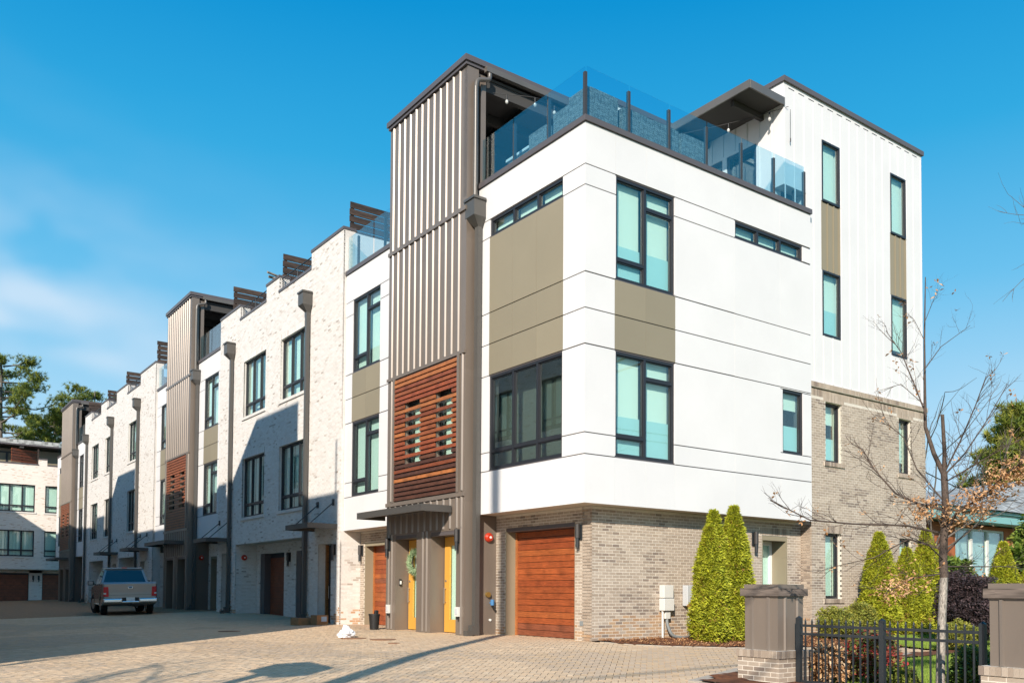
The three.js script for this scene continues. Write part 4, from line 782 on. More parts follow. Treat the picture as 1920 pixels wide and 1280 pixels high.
{ // electricity boxes on the garden side
  const t = thing('meter_cabinet', 'pale double electricity cabinet on a post against the grey brick wall', 'cabinet', [2.75, -.05, -.35]);
  obj('upper_box', rbox(.31, .29, .16, .015, 2.78, 1.08, -.36), M.meter, t); obj('lower_box', rbox(.33, .28, .17, .015, 2.785, .785, -.355), M.meter, t); obj('junction_box', rbox(.16, .17, .11, .01, 2.80, .545, -.38), M.meter, t); obj('post', bar([2.67, -.12, -.37], [2.67, .70, -.37], .028, 10), M.meter, t);
  obj('conduit', tube([[2.80, .50, -.37], [2.80, .34, -.35], [2.90, .10, -.30], [3.12, -.02 + .06, -.28], [3.42, .04, -.28], [3.6, .06, -.30]], .037, 10), M.conduit, t);
  const e = thing('electric_meter', 'light blue grey electric meter with round dial half behind the conical shrubs', 'meter', [3.55, -.05, -.35]);
  obj('box', rbox(.35, .48, .16, .015, 3.56, .99, -.36), M.meterGrey, e); obj('dial', bar([3.65, 1.0, -.28], [3.65, 1.0, -.19], .085, 20), M.glass, e); obj('dial_ring', bar([3.65, 1.0, -.285], [3.65, 1.0, -.25], .10, 20), M.steel, e); obj('post', bar([3.55, -.12, -.36], [3.55, .75, -.36], .04, 10), M.meter, e);
}
/* =================== things lying about =================== */
{ const t = thing('rubbish_bag', 'crumpled white plastic bag on the paving left of the nearest tower', 'bag', [-2.75, ground(-2.7, -5.4), -5.4]);
  const g = new THREE.IcosahedronGeometry(.17, 4), p = g.attributes.position, v = new THREE.Vector3(); for (let i = 0; i < p.count; i++) { v.fromBufferAttribute(p, i); const d = v.clone().normalize(), k = .75 + .5 * vnoise(d.x * 4 + 9, d.y * 4 + d.z * 3 + 9, 3, 0) + .12 * vnoise(d.x * 13 + 20, d.z * 13 + d.y * 9 + 20, 5, 0); v.copy(d).multiplyScalar(.15 * k); v.y = Math.max(v.y * .75, -.09) + (d.y > .9 ? .08 : 0); p.setXYZ(i, v.x * 1.3, v.y, v.z); } g.computeVertexNormals(); g.translate(-2.75, ground(-2.75, -5.4) + .09, -5.4); obj('sack', g, phys([.80, .81, .83], { roughness: .3 }), t); }
{ const u = [[-.55, -11.95, .42, .30, 'flattened brown cardboard box with blue white label in front of the shaded door'], [-.95, -12.35, .55, .22, 'brown cardboard box lying behind the labelled one on the shaded paving']];
  for (const [x, z, w, h, lab] of u) { const y = ground(x, z), t = thing('cardboard_box', lab, 'box', [x, y, z], 'parcels in front of the door'); const g = new THREE.BoxGeometry(w, h, w * .8); g.rotateY(.2); g.translate(x, y + h / 2, z); obj('carton', g, M.card, t); const tp = new THREE.BoxGeometry(w * .95, .005, .05); tp.rotateY(.2); tp.translate(x, y + h + .003, z); obj('tape', tp, M.fenceWood, t); if (h > .25) { const l = new THREE.BoxGeometry(.2, .15, .004); l.translate(0.05, 0, w * .4 + .003); l.rotateY(.2); l.translate(x, y + h * .6, z); obj('label', l, mat([.45, .62, .78]), t); } } }
{ const t = thing('waste_bin', 'small black bin standing at the left side of the nearest tower', 'bin', [-.62, 0, -8.15]); obj('bucket', [cyl(-.62, -.01, .38, -8.12, .12, 16, .15)], M.black, t); obj('lid', [cyl(-.62, .38, .42, -8.12, .16, 16), rbox(.1, .12, .1, .02, -.55, .46, -8.14)], M.black, t); }
for (const [x, z, r, lab] of [[-2.75, -5.0, .30, 'rusty manhole cover beside the white bag'], [-2.45, -4.1, .30, 'rusty manhole cover in front of the wreath door'], [-2.85, -2.85, .13, 'small round drain cap nearest the viewer on the paving'], [-3.9, -10.3, .3, 'round manhole cover in the shade left of the white bag']]) { const y = ground(x, z), t = thing('manhole_cover', lab, 'manhole cover', [x, y, z], 'drain covers in the paving'); obj('rim', cyl(x, y - .02, y + .008, z, r, 28), mat([.26, .125, .06], { roughness: .9, map: T.fine }), t); obj('plate', cyl(x, y + .008, y + .012, z, r * .85, 24), mat([.30, .16, .085], { roughness: .9, map: T.fine }), t); }
{ const t = thing('door_wreath', 'green pine wreath hanging on the left yellow door', 'wreath', [-.0, 1.6, -6.75]); const g = new THREE.ConeGeometry(.012, .13, 3); g.translate(0, .065, 0); const n = 900, im = new THREE.InstancedMesh(g, mat([1, 1, 1], { roughness: .8 }), n), mx = new THREE.Matrix4(), q = new THREE.Quaternion(); const o = wp(t); for (let i = 0; i < n; i++) { const a = rnd() * 6.283, b = rnd() * 6.283, R = .24, r = .06 * Math.sqrt(rnd()); const c = v3(-.06 - .05 * rnd() - Math.abs(Math.sin(b)) * r, 1.83 + Math.cos(a) * (R + Math.cos(b) * r), -6.82 + Math.sin(a) * (R + Math.cos(b) * r)); const d = v3(-.5 * rnd() - .1, Math.cos(a + .9) + rr(-.5, .5), Math.sin(a + .9) + rr(-.5, .5)).normalize(); q.setFromUnitVectors(v3(0, 1, 0), d); im.setMatrixAt(i, mx.compose(c.sub(o), q, v3(1, rr(.7, 1.3), 1))); im.setColorAt(i, tint(pick([[.13, .22, .10], [.22, .32, .16], [.32, .40, .24]]), .3)); } im.name = 'needles'; im.userData.kind = 'stuff'; shadow(im); t.add(im); const r = new THREE.TorusGeometry(.24, .03, 8, 30); r.rotateY(Math.PI / 2); r.translate(-.05, 1.83, -6.82); obj('ring', r, M.barkDark, t); }
/* =================== roof deck furniture and lights =================== */
const deckY = 10.78;
function wicker(x0, x1, z0, z1, h, label) {
  const t = thing('wicker_chair', label, 'chair', [(x0 + x1) / 2, deckY, (z0 + z1) / 2], 'woven deck seats');
  const along = (x1 - x0) > (z1 - z0);
  const w = (a, b, c, d, e, f, n, m) => { const g = B(a, b, c, d, e, f); return obj(n, g, m, t); };
  w(x0, x1, deckY + .12, deckY + .38, z0, z1, 'seat', M.wicker);
  if (along) { w(x0, x1, deckY + .12, deckY + h, z1, z1 + .1, 'backrest', M.wicker); w(x0 - .1, x0 - .002, deckY + .12, deckY + h - .02, z0, z1 + .1, 'armrest', M.wicker); w(x1 + .002, x1 + .1, deckY + .12, deckY + h - .02, z0, z1 + .1, 'armrest', M.wicker); }
  else { w(x0 - .1, x0, deckY + .12, deckY + h, z0, z1, 'backrest', M.wicker); w(x0 - .1, x1, deckY + .12, deckY + .62, z0 - .1, z0 - .002, 'armrest', M.wicker); w(x0 - .1, x1, deckY + .12, deckY + .62, z1 + .002, z1 + .1, 'armrest', M.wicker); }
  w(x0 + .03, x1 - .03, deckY + .382, deckY + .5, z0 + .03, z1 - .03, 'cushion', M.cushion);
  for (const x of [x0 + .06, x1 - .06]) for (const z of [z0 + .06, z1 - .06]) obj('leg', B(x - .025, x + .025, deckY, deckY + .12, z - .025, z + .025), M.wicker, t);
}
wicker(.35, 1.05, -.85, -.35, 1.12, 'woven deck armchair closest to the corner of the glass railing');
wicker(1.4, 2.05, -.9, -.35, 1.0, 'left half of the woven sofa behind the long glass railing');
wicker(2.25, 2.95, -.9, -.35, 1.0, 'right half of the woven sofa behind the long glass railing');
wicker(3.25, 3.95, -.9, -.35, 1.0, 'woven deck armchair farthest from the railing corner');
wicker(.42, 1.0, -1.5, -1.05, 1.05, 'woven deck armchair behind the short glass railing, nearer the corner');
wicker(.42, 1.0, -2.4, -1.85, .95, 'woven deck armchair behind the short glass railing, nearer the tower');
{ const t = thing('deck_bar', 'grey panelled bar counter under the tower porch on the deck', 'counter', [1.2, deckY, -3.2]); obj('cabinet', B(.6, 1.9, deckY, deckY + .85, -2.75, -3.6), M.meterGrey, t); obj('counter_top', B(.55, 1.95, deckY + .85, deckY + .91, -2.7, -3.65), M.white2, t); obj('panel', B(.585, .599, deckY + .12, deckY + .75, -2.85, -3.5), M.conduit, t); }
function lights(label, pts, n, tail) {
  const t = thing('string_light', label, 'string lights', [0, 0, 0].map((_, i) => pts[0][i]), 'outdoor string lights'); const c = new THREE.CatmullRomCurve3(pts.map(p => v3(...p)));
  obj('cable', new THREE.TubeGeometry(c, 30, .008, 5), M.black, t);
  for (let i = 0; i < n; i++) { const p = c.getPoint((i + .5) / n); obj('socket', cyl(p.x, p.y - .13, p.y, p.z, .018, 8), M.black, t); const s = new THREE.SphereGeometry(.038, 12, 10); s.scale(1, 1.35, 1); s.translate(p.x, p.y - .18, p.z); obj('bulb', s, M.bulb, t); }
  if (tail) obj('plug_cord', [bar(tail, [tail[0], tail[1] - .75, tail[2]], .006), bar([tail[0], tail[1] - .75, tail[2]], [tail[0], tail[1] - .85, tail[2]], .015)], M.black, t);
}
lights('string of bulbs hanging under the tower porch roof edge', [[.25, 13.35, -3.8], [1.3, 13.15, -3.0], [2.6, 13.3, -3.75]], 4);
lights('string of bulbs from the deck to the corner of the rear block', [[3.2, 12.9, -3.3], [4.6, 12.95, -2.2], [5.9, 13.2, -.9], [6.9, 13.55, -.06]], 4, [6.98, 13.5, -.06]);
/* =================== fence, gate pillars =================== */
function pillar(x, z, label) {
  const g = ground(x, z) - .1, y0 = .235, t = thing('gate_pillar', label, 'pillar', [x, g, z], 'metal clad pillars on brick bases');
  const b = .37, FSp = face('S', z + b), FLp = face('L', x - b);
  const core = obj('brick_base', B(x - b + .003, x + b - .003, g - .2, y0 - .115, z - b + .003, z + b - .003), M.mortar, t);
  const rows = Math.floor((y0 - .115 - g) / CO), v0 = y0 - .115 - rows * CO;
  const list = [...bricks(x - b, x + b, v0, y0 - .114, []).map(r => ({ F: FSp, r })), ...bricks(-z - b + .051, -z + b - .001, v0, y0 - .114, []).map(r => ({ F: FLp, r }))];
  layBricks(core, list, GB, 200);
  const capm = obj('brick_cap', B(x - b - .012, x + b + .012, y0 - .112, y0 - .004, z - b - .012, z + b + .012), M.mortar, t);
  const l2 = [...soldiers(x - b - .02, x + b + .02, y0 - .113, y0).map(r => ({ F: face('S', z + b + .02), r })), ...soldiers(-z - b + .035, -z + b + .02, y0 - .113, y0).map(r => ({ F: face('L', x - b - .02), r }))];
  layBricks(capm, l2, GB, 200);
  const m = .295, bodyG = B(x - m, x + m, y0 - .004, 1.02, z - m, z + m); obj('cladding', bodyG, M.brown, t);
  for (const a of [-.13, .16]) { obj('rib', ribGeo(face('S', z + m), x + a, y0, 1.0, .06, .03, .025), M.rib, t); obj('rib', ribGeo(face('L', x - m), -z + a, y0, 1.0, .06, .03, .025), M.rib, t); }
  const c = .345; obj('timber_band', [B(x - c, x + c, 1.02, 1.13, z + c - .04, z + c), B(x - c, x - c + .04, 1.02, 1.13, z - c, z + c - .041), B(x + c - .04, x + c, 1.02, 1.13, z - c, z + c - .041), B(x - c + .041, x + c - .041, 1.02, 1.13, z - c, z - c + .04)], M.greyWood, t);
  obj('metal_cap', B(x - .305, x + .305, 1.0, 1.19, z - .305, z + .305), M.brown, t);
}
pillar(-1.035, 5.53, 'metal clad brick pillar left of the black iron fence'); pillar(-1.035, 9.10, 'metal clad brick pillar cut by the right edge of the picture');
{
  const t = thing('iron_fence', 'low black iron picket fence between the two pillars', 'fence', [-1.035, -.35, 7.27]), x = -1.035;
  const zs = [5.97, 7.27, 8.58], gy = z => ground(x, z) - .05;
  zs.forEach(z => { const p = obj('post', B(x - .034, x + .034, gy(z), .705, z - .034, z + .034), M.iron, t); const c = new THREE.ConeGeometry(.048, .035, 4); c.rotateY(Math.PI / 4); c.translate(x, .7225, z); obj('post_cap', c, M.iron, p); });
  for (let s = 0; s < 2; s++) { const a = zs[s] + .035, b = zs[s + 1] - .035; for (const y of [.60, .48, -.20]) obj('rail', B(x - .016, x + .016, y - .018, y + .018, a, b), M.iron, t); for (let k = 1; k <= 11; k++) { const z = zs[s] + (zs[s + 1] - zs[s]) * k / 12, p = obj('picket', B(x - .0095, x + .0095, gy(z) + .09, .665, z - .0095, z + .0095), M.iron, t); const c = new THREE.ConeGeometry(.0155, .045, 4); c.rotateY(Math.PI / 4); c.translate(x, .687, z); obj('spear_tip', c, M.iron, p); } }
}
/* neighbouring brick bungalow, garden wall */
{
  const F = face('S', -4), t = thing('brick_bungalow', 'orange brick bungalow with teal eaves and grey roof behind the garden', 'house', [28, 0, -8]);
  const hs = [[22.6, 26.6, 1.4, 3.7]];
  obj('wall', cut(20.5, 38, -.3, 3.85, hs).map(r => fb(F, r[0], r[1], r[2], r[3], -.3, 0)), M.orangeBrick, t);
  for (let i = 0; i < 3; i++) win(t, F, 22.6 + i * 1.33, 22.6 + (i + 1) * 1.33, 1.4, 3.7, { cols: 1, blind: 1, bm: M.meterGrey, mat: M.meter, fw: .08, plain: 1 });
  obj('interior_wall', fb(F, 21, 37, 0, 3.7, -1.2, -.8), M.interior, t);
  obj('eaves', fb(F, 19.9, 39, 3.9, 4.25, -1, .75), M.teal, t); obj('gutter', fb(F, 19.9, 39, 4.25, 4.36, .6, .86), M.teal, t);
  const g2 = new THREE.BufferGeometry(); { const P = [[19.8, 4.37, -3.0], [62, 4.37, -3.0], [60, 7.8, -10], [43, 7.8, -10], [62, 4.37, -17], [19.8, 4.37, -17]]; const f = [[0, 1, 2], [0, 2, 3], [3, 2, 4], [3, 4, 5], [0, 3, 5], [1, 4, 2]], p = [], u = []; for (const tr of f) for (const k of tr) { p.push(...P[k]); u.push(P[k][0], P[k][2]); } g2.setAttribute('position', new THREE.Float32BufferAttribute(p, 3)); g2.setAttribute('uv', new THREE.Float32BufferAttribute(u, 2)); g2.computeVertexNormals(); }
  obj('roof', g2, M.roofGrey, t);
  const w = thing('garden_wall', 'pale board garden wall with dark cap behind the purple shrub', 'wall', [15, 0, -.1]); for (let k = 0; k < 11; k++) obj('board', B(13.75 + k * .215, 13.955 + k * .215, -.1, 1.45, -.1, -.07), M.fenceWood, w); obj('cap', B(13.7, 16.15, 1.45, 1.62, -.15, .02), M.greyWood, w);
}
/* street furniture behind the viewer that throws the shadows on the paving */
{ const p = [-13.6, 8.2], t = thing('utility_pole', 'wooden utility pole left of the viewer, outside the picture, throwing the straight shadow', 'pole', [p[0], -.7, p[1]]); obj('shaft', cyl(p[0], -.9, 13.9, p[1], .18, 14, .13), M.bark, t); obj('insulator', cyl(p[0], 13.9, 14.15, p[1], .05, 10), M.steel, t);
  const s = thing('lamp_post', 'square street lamp left of the viewer, outside the picture, throwing the box shadow', 'lamp', [-12.55, -.6, 5.55]); obj('shaft', B(-12.62, -12.48, -.7, 3.55, 5.48, 5.62), M.iron, s); obj('head', B(-12.85, -12.25, 3.55, 4.05, 5.3, 6.2), M.iron, s);
  for (const [z, y, lab] of [[14.0, 8.2, 'higher overhead cable beyond the viewer, outside the picture'], [15.6, 8.2, 'lower overhead cable beyond the viewer, outside the picture']]) tag(obj('overhead_cable', tube([[-40, y, z + .3], [-15, y - .35, z], [10, y - .1, z + .2], [30, y + .2, z + .4]], .03, 5), M.black), lab, 'cable', 'overhead cables'); }

/* =================== plants =================== */
function leafGeo(n, len, wid, spread, sd) { // a spray of n folded leaves
  const s0 = seed; seed = sd; const p = [], u = [];
  for (let k = 0; k < n; k++) {
    const a = rnd() * 6.283, e = rr(-.3, 1.1), d = v3(Math.cos(a) * Math.cos(e), Math.sin(e), Math.sin(a) * Math.cos(e)), o = d.clone().multiplyScalar(spread * rnd());
    const s = v3(-d.z, rr(-.5, .5), d.x).normalize().multiplyScalar(wid / 2), m = o.clone().addScaledVector(d, len * .5), t = o.clone().addScaledVector(d, len * rr(.8, 1.15)); t.y -= len * .12;
    const A = m.clone().add(s), Bq = m.clone().sub(s);
    for (const v of [o, A, t, o, t, Bq]) { p.push(v.x, v.y, v.z); u.push(0, 0); }
  }
  seed = s0; const g = new THREE.BufferGeometry(); g.setAttribute('position', new THREE.Float32BufferAttribute(p, 3)); g.setAttribute('uv', new THREE.Float32BufferAttribute(u, 2)); g.computeVertexNormals(); return g;
}
const leafMat = new THREE.MeshPhysicalMaterial({ color: lin(1, 1, 1), roughness: .75, side: THREE.DoubleSide, transmission: .18, thickness: 0 });
const dryMat = mat([1, 1, 1], { roughness: .9, side: THREE.DoubleSide });
function scatter(par, name, geo, m, items) { // items: {p (world), s, c}
  const o = wp(par), im = new THREE.InstancedMesh(geo, m, items.length), mx = new THREE.Matrix4(), e = new THREE.Euler(), q = new THREE.Quaternion();
  items.forEach((it, i) => { if (it.q) q.copy(it.q); else q.setFromEuler(e.set(rr(-.6, .6), rnd() * 6.283, rr(-.6, .6))); im.setMatrixAt(i, mx.compose(it.p.clone().sub(o), q, v3(it.s, it.s, it.s))); im.setColorAt(i, it.c); });
  im.name = name; im.userData.kind = 'stuff'; shadow(im); par.add(im); return im;
}
const sprayG = leafGeo(7, .10, .028, .03, 11), leafG = leafGeo(6, .075, .036, .05, 12), tinyG = leafGeo(7, .05, .024, .04, 13), bigG = leafGeo(6, .16, .075, .10, 14), oakG = leafGeo(4, .12, .055, .05, 15);
function arborvitae(x, z, H, R, label, group) {
  const y0 = ground(x, z), t = thing('arborvitae', label, 'shrub', [x, y0, z], group), items = [];
  const ph = rnd() * 9, prof = (h, a) => R * Math.pow(Math.max(0, 1 - Math.pow(h, 2.9)), 1.3) * (.55 + .45 * Math.min(1, h * 6 + .45)) * (.70 + .36 * vnoise(a * 1.5 + ph, h * 7 + ph, 4, 0) + .26 * vnoise(a * 4 + ph, h * 22 + ph, 6, 0));
  const pts = []; for (let k = 0; k <= 12; k++) { const h = k / 12; pts.push(new THREE.Vector2(Math.max(.005, prof(h, 1) * .70), h * H * .97)); }
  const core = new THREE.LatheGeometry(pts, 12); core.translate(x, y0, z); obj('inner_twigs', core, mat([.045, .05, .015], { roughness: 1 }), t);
  obj('trunk', cyl(x, y0 - .05, y0 + H * .5, z, .04, 8, .02), M.barkDark, t);
  const n = Math.round(6600 * H * R / 1.0);
  for (let i = 0; i < n; i++) {
    const h = Math.pow(rnd(), 1.15), a = rnd() * 6.283, r = prof(h, a) * rr(.74, 1.05) + .05 * rnd() * rnd();
    const c = rnd() < .035 ? [.40, .23, .06] : pick([[.40, .43, .018], [.46, .48, .022], [.33, .37, .016], [.52, .52, .03]]);
    items.push({ p: v3(x + Math.cos(a) * r, y0 + .03 + h * H, z + Math.sin(a) * r), s: rr(.75, 1.35), c: tint(c, .3) });
  }
  scatter(t, 'foliage', sprayG, leafMat, items); return t;
}
const AG = 'golden green arborvitae';
arborvitae(3.12, .62, 2.50, .37, 'shortest of the three conical golden shrubs beside the electric meter', AG);
arborvitae(3.45, .45, 2.85, .38, 'middle one of the three conical golden shrubs beside the electric meter', AG);
arborvitae(3.98, .58, 2.98, .42, 'tallest conical golden shrub, next to the metal clad pillar', AG);
arborvitae(9.55, .75, 2.62, .46, 'left conical golden shrub of the three before the rear brick wall', AG);
arborvitae(10.7, .85, 2.25, .52, 'middle conical golden shrub of the three before the rear brick wall', AG);
arborvitae(11.85, .75, 2.8, .46, 'right conical golden shrub of the three before the rear brick wall', AG);
arborvitae(12.95, 2.31, 2.5, .42, 'conical golden shrub seen just above the right hand pillar', AG);
arborvitae(13.5, 2.85, 2.2, .42, 'conical golden shrub at the right edge of the picture', AG);
function shrub(name, label, x, z, rx, rz, h, n, geo, cols, o = {}) {
  const y0 = ground(x, z), t = thing(name, label, o.cat || 'shrub', [x, y0, z], o.group), items = [], st = [], ph = rnd() * 9;
  for (let k = 0; k < (o.stems || 9); k++) { const a = rnd() * 6.283, r = rr(.3, .85), e = v3(x + Math.cos(a) * rx * r, y0 + h * rr(.5, .95), z + Math.sin(a) * rz * r); st.push(bar([x + rr(-.05, .05), y0 - .03, z + rr(-.05, .05)], e, .011, 5, .005)); }
  obj('stems', st, o.bark || M.barkDark, t);
  for (let i = 0; i < n; i++) {
    const a = rnd() * 6.283, e = Math.asin(rr(-.75, 1)), k = Math.pow(rnd(), .42) * (.72 + .5 * vnoise(a * 1.6 + ph, e * 2.4 + ph, 3, 0));
    items.push({ p: v3(x + Math.cos(a) * Math.cos(e) * rx * k, y0 + Math.max(.03, h * .5 + Math.sin(e) * h * .52 * k), z + Math.sin(a) * Math.cos(e) * rz * k), s: rr(.7, 1.35) * (o.s || 1), c: tint(pick(cols), .35) });
  }
  scatter(t, 'foliage', geo, o.dry ? dryMat : leafMat, items); return t;
}
const BX = [[.25, .28, .03], [.31, .31, .04], [.36, .32, .045], [.17, .20, .025]], GR = [[.10, .18, .028], [.15, .24, .035], [.20, .29, .04], [.07, .13, .025]];
shrub('boxwood', 'round boxwood left of the pair under the tall ground floor window', 6.75, 1.35, .5, .45, .78, 2600, tinyG, BX, { group: 'low boxwood bushes' });
shrub('boxwood', 'round boxwood right of the pair under the tall ground floor window', 7.85, 1.25, .55, .45, .9, 2800, tinyG, BX, { group: 'low boxwood bushes' });
shrub('boxwood', 'round yellowish boxwood behind the pale tree trunk', 7.0, 4.15, .5, .5, .66, 2400, tinyG, BX, { group: 'low boxwood bushes' });
shrub('purple_shrub', 'tall dark purple shrub right of the pale tree trunk', 8.75, 3.45, .72, .7, 1.75, 5200, leafG, [[.045, .026, .032], [.07, .04, .045], [.095, .06, .062], [.032, .022, .026]], { stems: 14 });
shrub('nandina', 'bushy shrub with red tipped leaves behind the left half of the fence', .1, 6.45, .42, .4, .80, 1300, leafG, [[.40, .03, .03], [.16, .20, .04], [.24, .08, .05], [.12, .18, .03], [.48, .08, .06], [.32, .32, .08]], { stems: 14 });
shrub('hydrangea', 'dried brown hydrangea next to the left pillar', -.42, 6.05, .30, .28, .60, 800, oakG, [[.50, .29, .14], [.58, .37, .19], [.40, .22, .10], [.62, .47, .31]], { stems: 16, dry: true, s: .75 });
shrub('evergreen_shrub', 'dark green leafy shrub behind the right half of the fence', .05, 7.95, .36, .36, .70, 1200, leafG, GR, { stems: 12 });
shrub('evergreen_shrub', 'small bright green shrub low behind the middle fence post', -.15, 7.0, .25, .25, .34, 700, tinyG, [[.22, .26, .03], [.30, .32, .04], [.14, .2, .03]], { stems: 8 });
shrub('evergreen_shrub', 'large glossy green shrub before the orange brick bungalow', 15.6, -.7, 1.5, .6, 2.25, 3800, bigG, [[.12, .21, .02], [.19, .28, .03], [.26, .33, .05], [.07, .13, .02]], { stems: 20, s: 1.2 });
shrub('evergreen_shrub', 'tall glossy green shrub right of the bungalow window at the right edge', 18.4, 1.0, 1.3, 1.0, 3.9, 4800, bigG, [[.13, .22, .02], [.20, .29, .03], [.28, .34, .05], [.06, .12, .02]], { stems: 20, s: 1.3 });
shrub('evergreen_shrub', 'light green shrub between purple shrub and right pillar', 10.5, 3.0, .55, .5, 1.5, 2400, leafG, [[.15, .25, .03], [.22, .32, .05], [.09, .16, .025]], { stems: 10 });
{ // loose mulch chips and fallen leaves at the foot of the wall
  const items = []; for (let i = 0; i < 1500; i++) { const x = rr(.8, 6.8), z = rr(-.42, 2.4); if (!bed(x, z)) continue; items.push({ p: v3(x, ground(x, z) + .03, z), s: rr(.25, .6), c: tint(pick([[.30, .13, .05], [.40, .19, .08], [.20, .09, .04], [.46, .27, .13]]), .3) }); }
  const t = new THREE.Group(); scene.add(t); const im = scatter(t, 'leaf_litter', oakG, dryMat, items); scene.remove(t); im.userData = { kind: 'stuff', label: 'brown bark chips and dead leaves in the bed by the grey brick wall', category: 'leaf litter' }; scene.add(im);
}
/* ---- branching trees ---- */
function limb(g, pts, r0, r1, seg = 6) { // tapered polyline
  for (let i = 0; i + 1 < pts.length; i++) { const n = pts.length - 1, a = r0 + (r1 - r0) * i / n, b = r0 + (r1 - r0) * (i + 1) / n; g.push(bar(pts[i], pts[i + 1].clone().addScaledVector(pts[i + 1].clone().sub(pts[i]).normalize(), a * .3), a, seg, b)); }
}
function twigs(g, start, dir, len, r, lev, tips, o) {
  const pts = [start.clone()], d = dir.clone(), n = lev > 1 ? 5 : 4; let p = start.clone();
  for (let i = 0; i < n; i++) { d.add(v3(rr(-1, 1), rr(-1, 1) + (o.up || 0), rr(-1, 1)).multiplyScalar(o.wob || .22)).normalize(); p = p.clone().addScaledVector(d, len / n); pts.push(p); }
  limb(g, pts, r, r * .45, lev > 1 ? 6 : 4); tips.push(pts[pts.length - 1], pts[n - 1]);
  if (lev > 0) { const k = o.kids || 4; for (let i = 0; i < k; i++) { const s = pts[1 + Math.floor(rnd() * n)], a = d.clone().add(v3(rr(-1, 1), rr(-.7, 1), rr(-1, 1)).multiplyScalar(o.spread || .95)).normalize(); twigs(g, s, a, len * rr(.38, .66), r * .52, lev - 1, tips, o); } }
}
const camR = new THREE.Matrix4().makeRotationFromQuaternion(camera.quaternion);
const bx3 = new THREE.Vector3().setFromMatrixColumn(camR, 0), by3 = new THREE.Vector3().setFromMatrixColumn(camR, 1), bz3 = new THREE.Vector3().setFromMatrixColumn(camR, 2);
const at = (px, py, dep) => camera.position.clone().addScaledVector(bz3, -dep).addScaledVector(bx3, (px - 960) / PX.f * dep).addScaledVector(by3, -(py - PX.cy) / PX.f * dep);
{ // young oak behind the fence
  const D = 11.8, b0 = at(1764, 1285, D), base = [b0.x, ground(b0.x, b0.z) - .05, b0.z];
  const t = thing('oak_tree', 'young bare oak with pale trunk and a few brown leaves behind the fence', 'tree', base);
  const P = (l, j = 0) => l.map(([x, y, dd], i) => at(x, y, D + (dd ?? (j * i / l.length))));
  const tr = []; limb(tr, [v3(base[0], base[1], base[2]), ...P([[1764, 1270, 0], [1766, 1180, 0], [1771, 1078, 0]])], .062, .05, 12); obj('trunk', tr, M.barkPale, t);
  const g = [], tips = [], brown = [];
  limb(g, P([[1771, 1082, 0], [1769, 1050, 0], [1771, 1000, 0], [1774, 950, 0], [1771, 890, 0]]), .056, .042, 10);
  limb(g, P([[1771, 890, 0], [1752, 850, .05], [1736, 800, .1], [1735, 740, .1], [1734, 640, .12], [1736, 520, .15]]), .036, .006, 7);
  limb(g, P([[1771, 892, 0], [1772, 850, -.05], [1768, 778, -.08]]), .032, .022, 7);
  const br = [
    [[[1770, 955], [1725, 945, .2], [1680, 925, .4], [1640, 880, .5], [1618, 842, .6]], .024], [[[1768, 1000], [1700, 985, -.3], [1600, 982, -.5], [1520, 975, -.7], [1445, 938, -.9]], .020],
    [[[1766, 1030], [1705, 1010, .2], [1640, 1045, .4], [1560, 1063, .6]], .016], [[[1774, 1000], [1795, 960, -.2], [1845, 930, -.4], [1890, 885, -.6], [1912, 872, -.7]], .026],
    [[[1770, 1062], [1830, 1062, .4], [1895, 1062, .9], [1960, 1075, 1.3]], .014], [[[1768, 1075], [1715, 1083, -.3], [1660, 1112, -.6]], .014],
    [[[1772, 890], [1810, 850, .3], [1850, 790, .6], [1890, 720, .8]], .016], [[[1772, 885], [1800, 830, -.2], [1830, 760, -.4], [1850, 705, -.6]], .016], [[[1771, 905], [1830, 870, -.3], [1900, 830, -.6], [1960, 800, -.8]], .013],
    [[[1738, 780], [1715, 720, .2], [1690, 660, .4], [1662, 620, .6]], .014], [[[1736, 690], [1765, 650, -.1], [1820, 610, -.3]], .009], [[[1735, 760], [1690, 720, .1], [1640, 735, .2]], .008], [[[1771, 940], [1720, 880, .2], [1695, 820, .4], [1660, 790, .5]], .014],
    [[[1773, 930], [1810, 900, .5], [1840, 850, .9]], .012], [[[1772, 1040], [1810, 1000, .6], [1870, 960, 1.0]], .012], [[[1770, 1050], [1740, 1020, -.6], [1690, 1000, -1.0]], .013], [[[1735, 640], [1715, 600, .1], [1700, 585, .2]], .006], [[[1736, 600], [1752, 560, 0], [1758, 545, 0]], .006]];
  br.forEach(([l, r], i) => { const pts = P(l); limb(g, pts, r * .82, r * .3, 6); for (let k = 1; k < pts.length; k++) for (let q = 0; q < (r > .012 ? 5 : 3); q++) { const a = pts[k - 1].clone().lerp(pts[k], rnd()), d = pts[k].clone().sub(pts[k - 1]).normalize().add(v3(rr(-1, 1), rr(-.6, 1), rr(-1, 1)).multiplyScalar(.9)).normalize(); twigs(g, a, d, rr(.25, .55) * (r > .012 ? 1 : .6), r * .26, q < 2 ? 2 : 1, tips, { kids: 3, up: .15 }); }
    if (i === 3) for (let k = 0; k < 520; k++) { const a = rnd() * (pts.length - 1.3) + .8, f = Math.floor(a); if (f + 1 < pts.length) brown.push(pts[f].clone().lerp(pts[f + 1], a - f).add(v3(rr(-.2, .2), rr(-.22, .12), rr(-.2, .2)))); }
    if (i === 0 || i === 5) for (let k = 0; k < 110; k++) brown.push(pts[i === 0 ? 1 : 2].clone().lerp(pts[i === 0 ? 0 : 1], rnd()).add(v3(rr(-.16, .16), rr(-.16, .1), rr(-.2, .2)))); });
  obj('branches', g, M.branch, t);
  for (let k = 0; k < 120; k++) brown.push(pick(tips).clone().add(v3(rr(-.05, .05), rr(-.05, .05), rr(-.05, .05))));
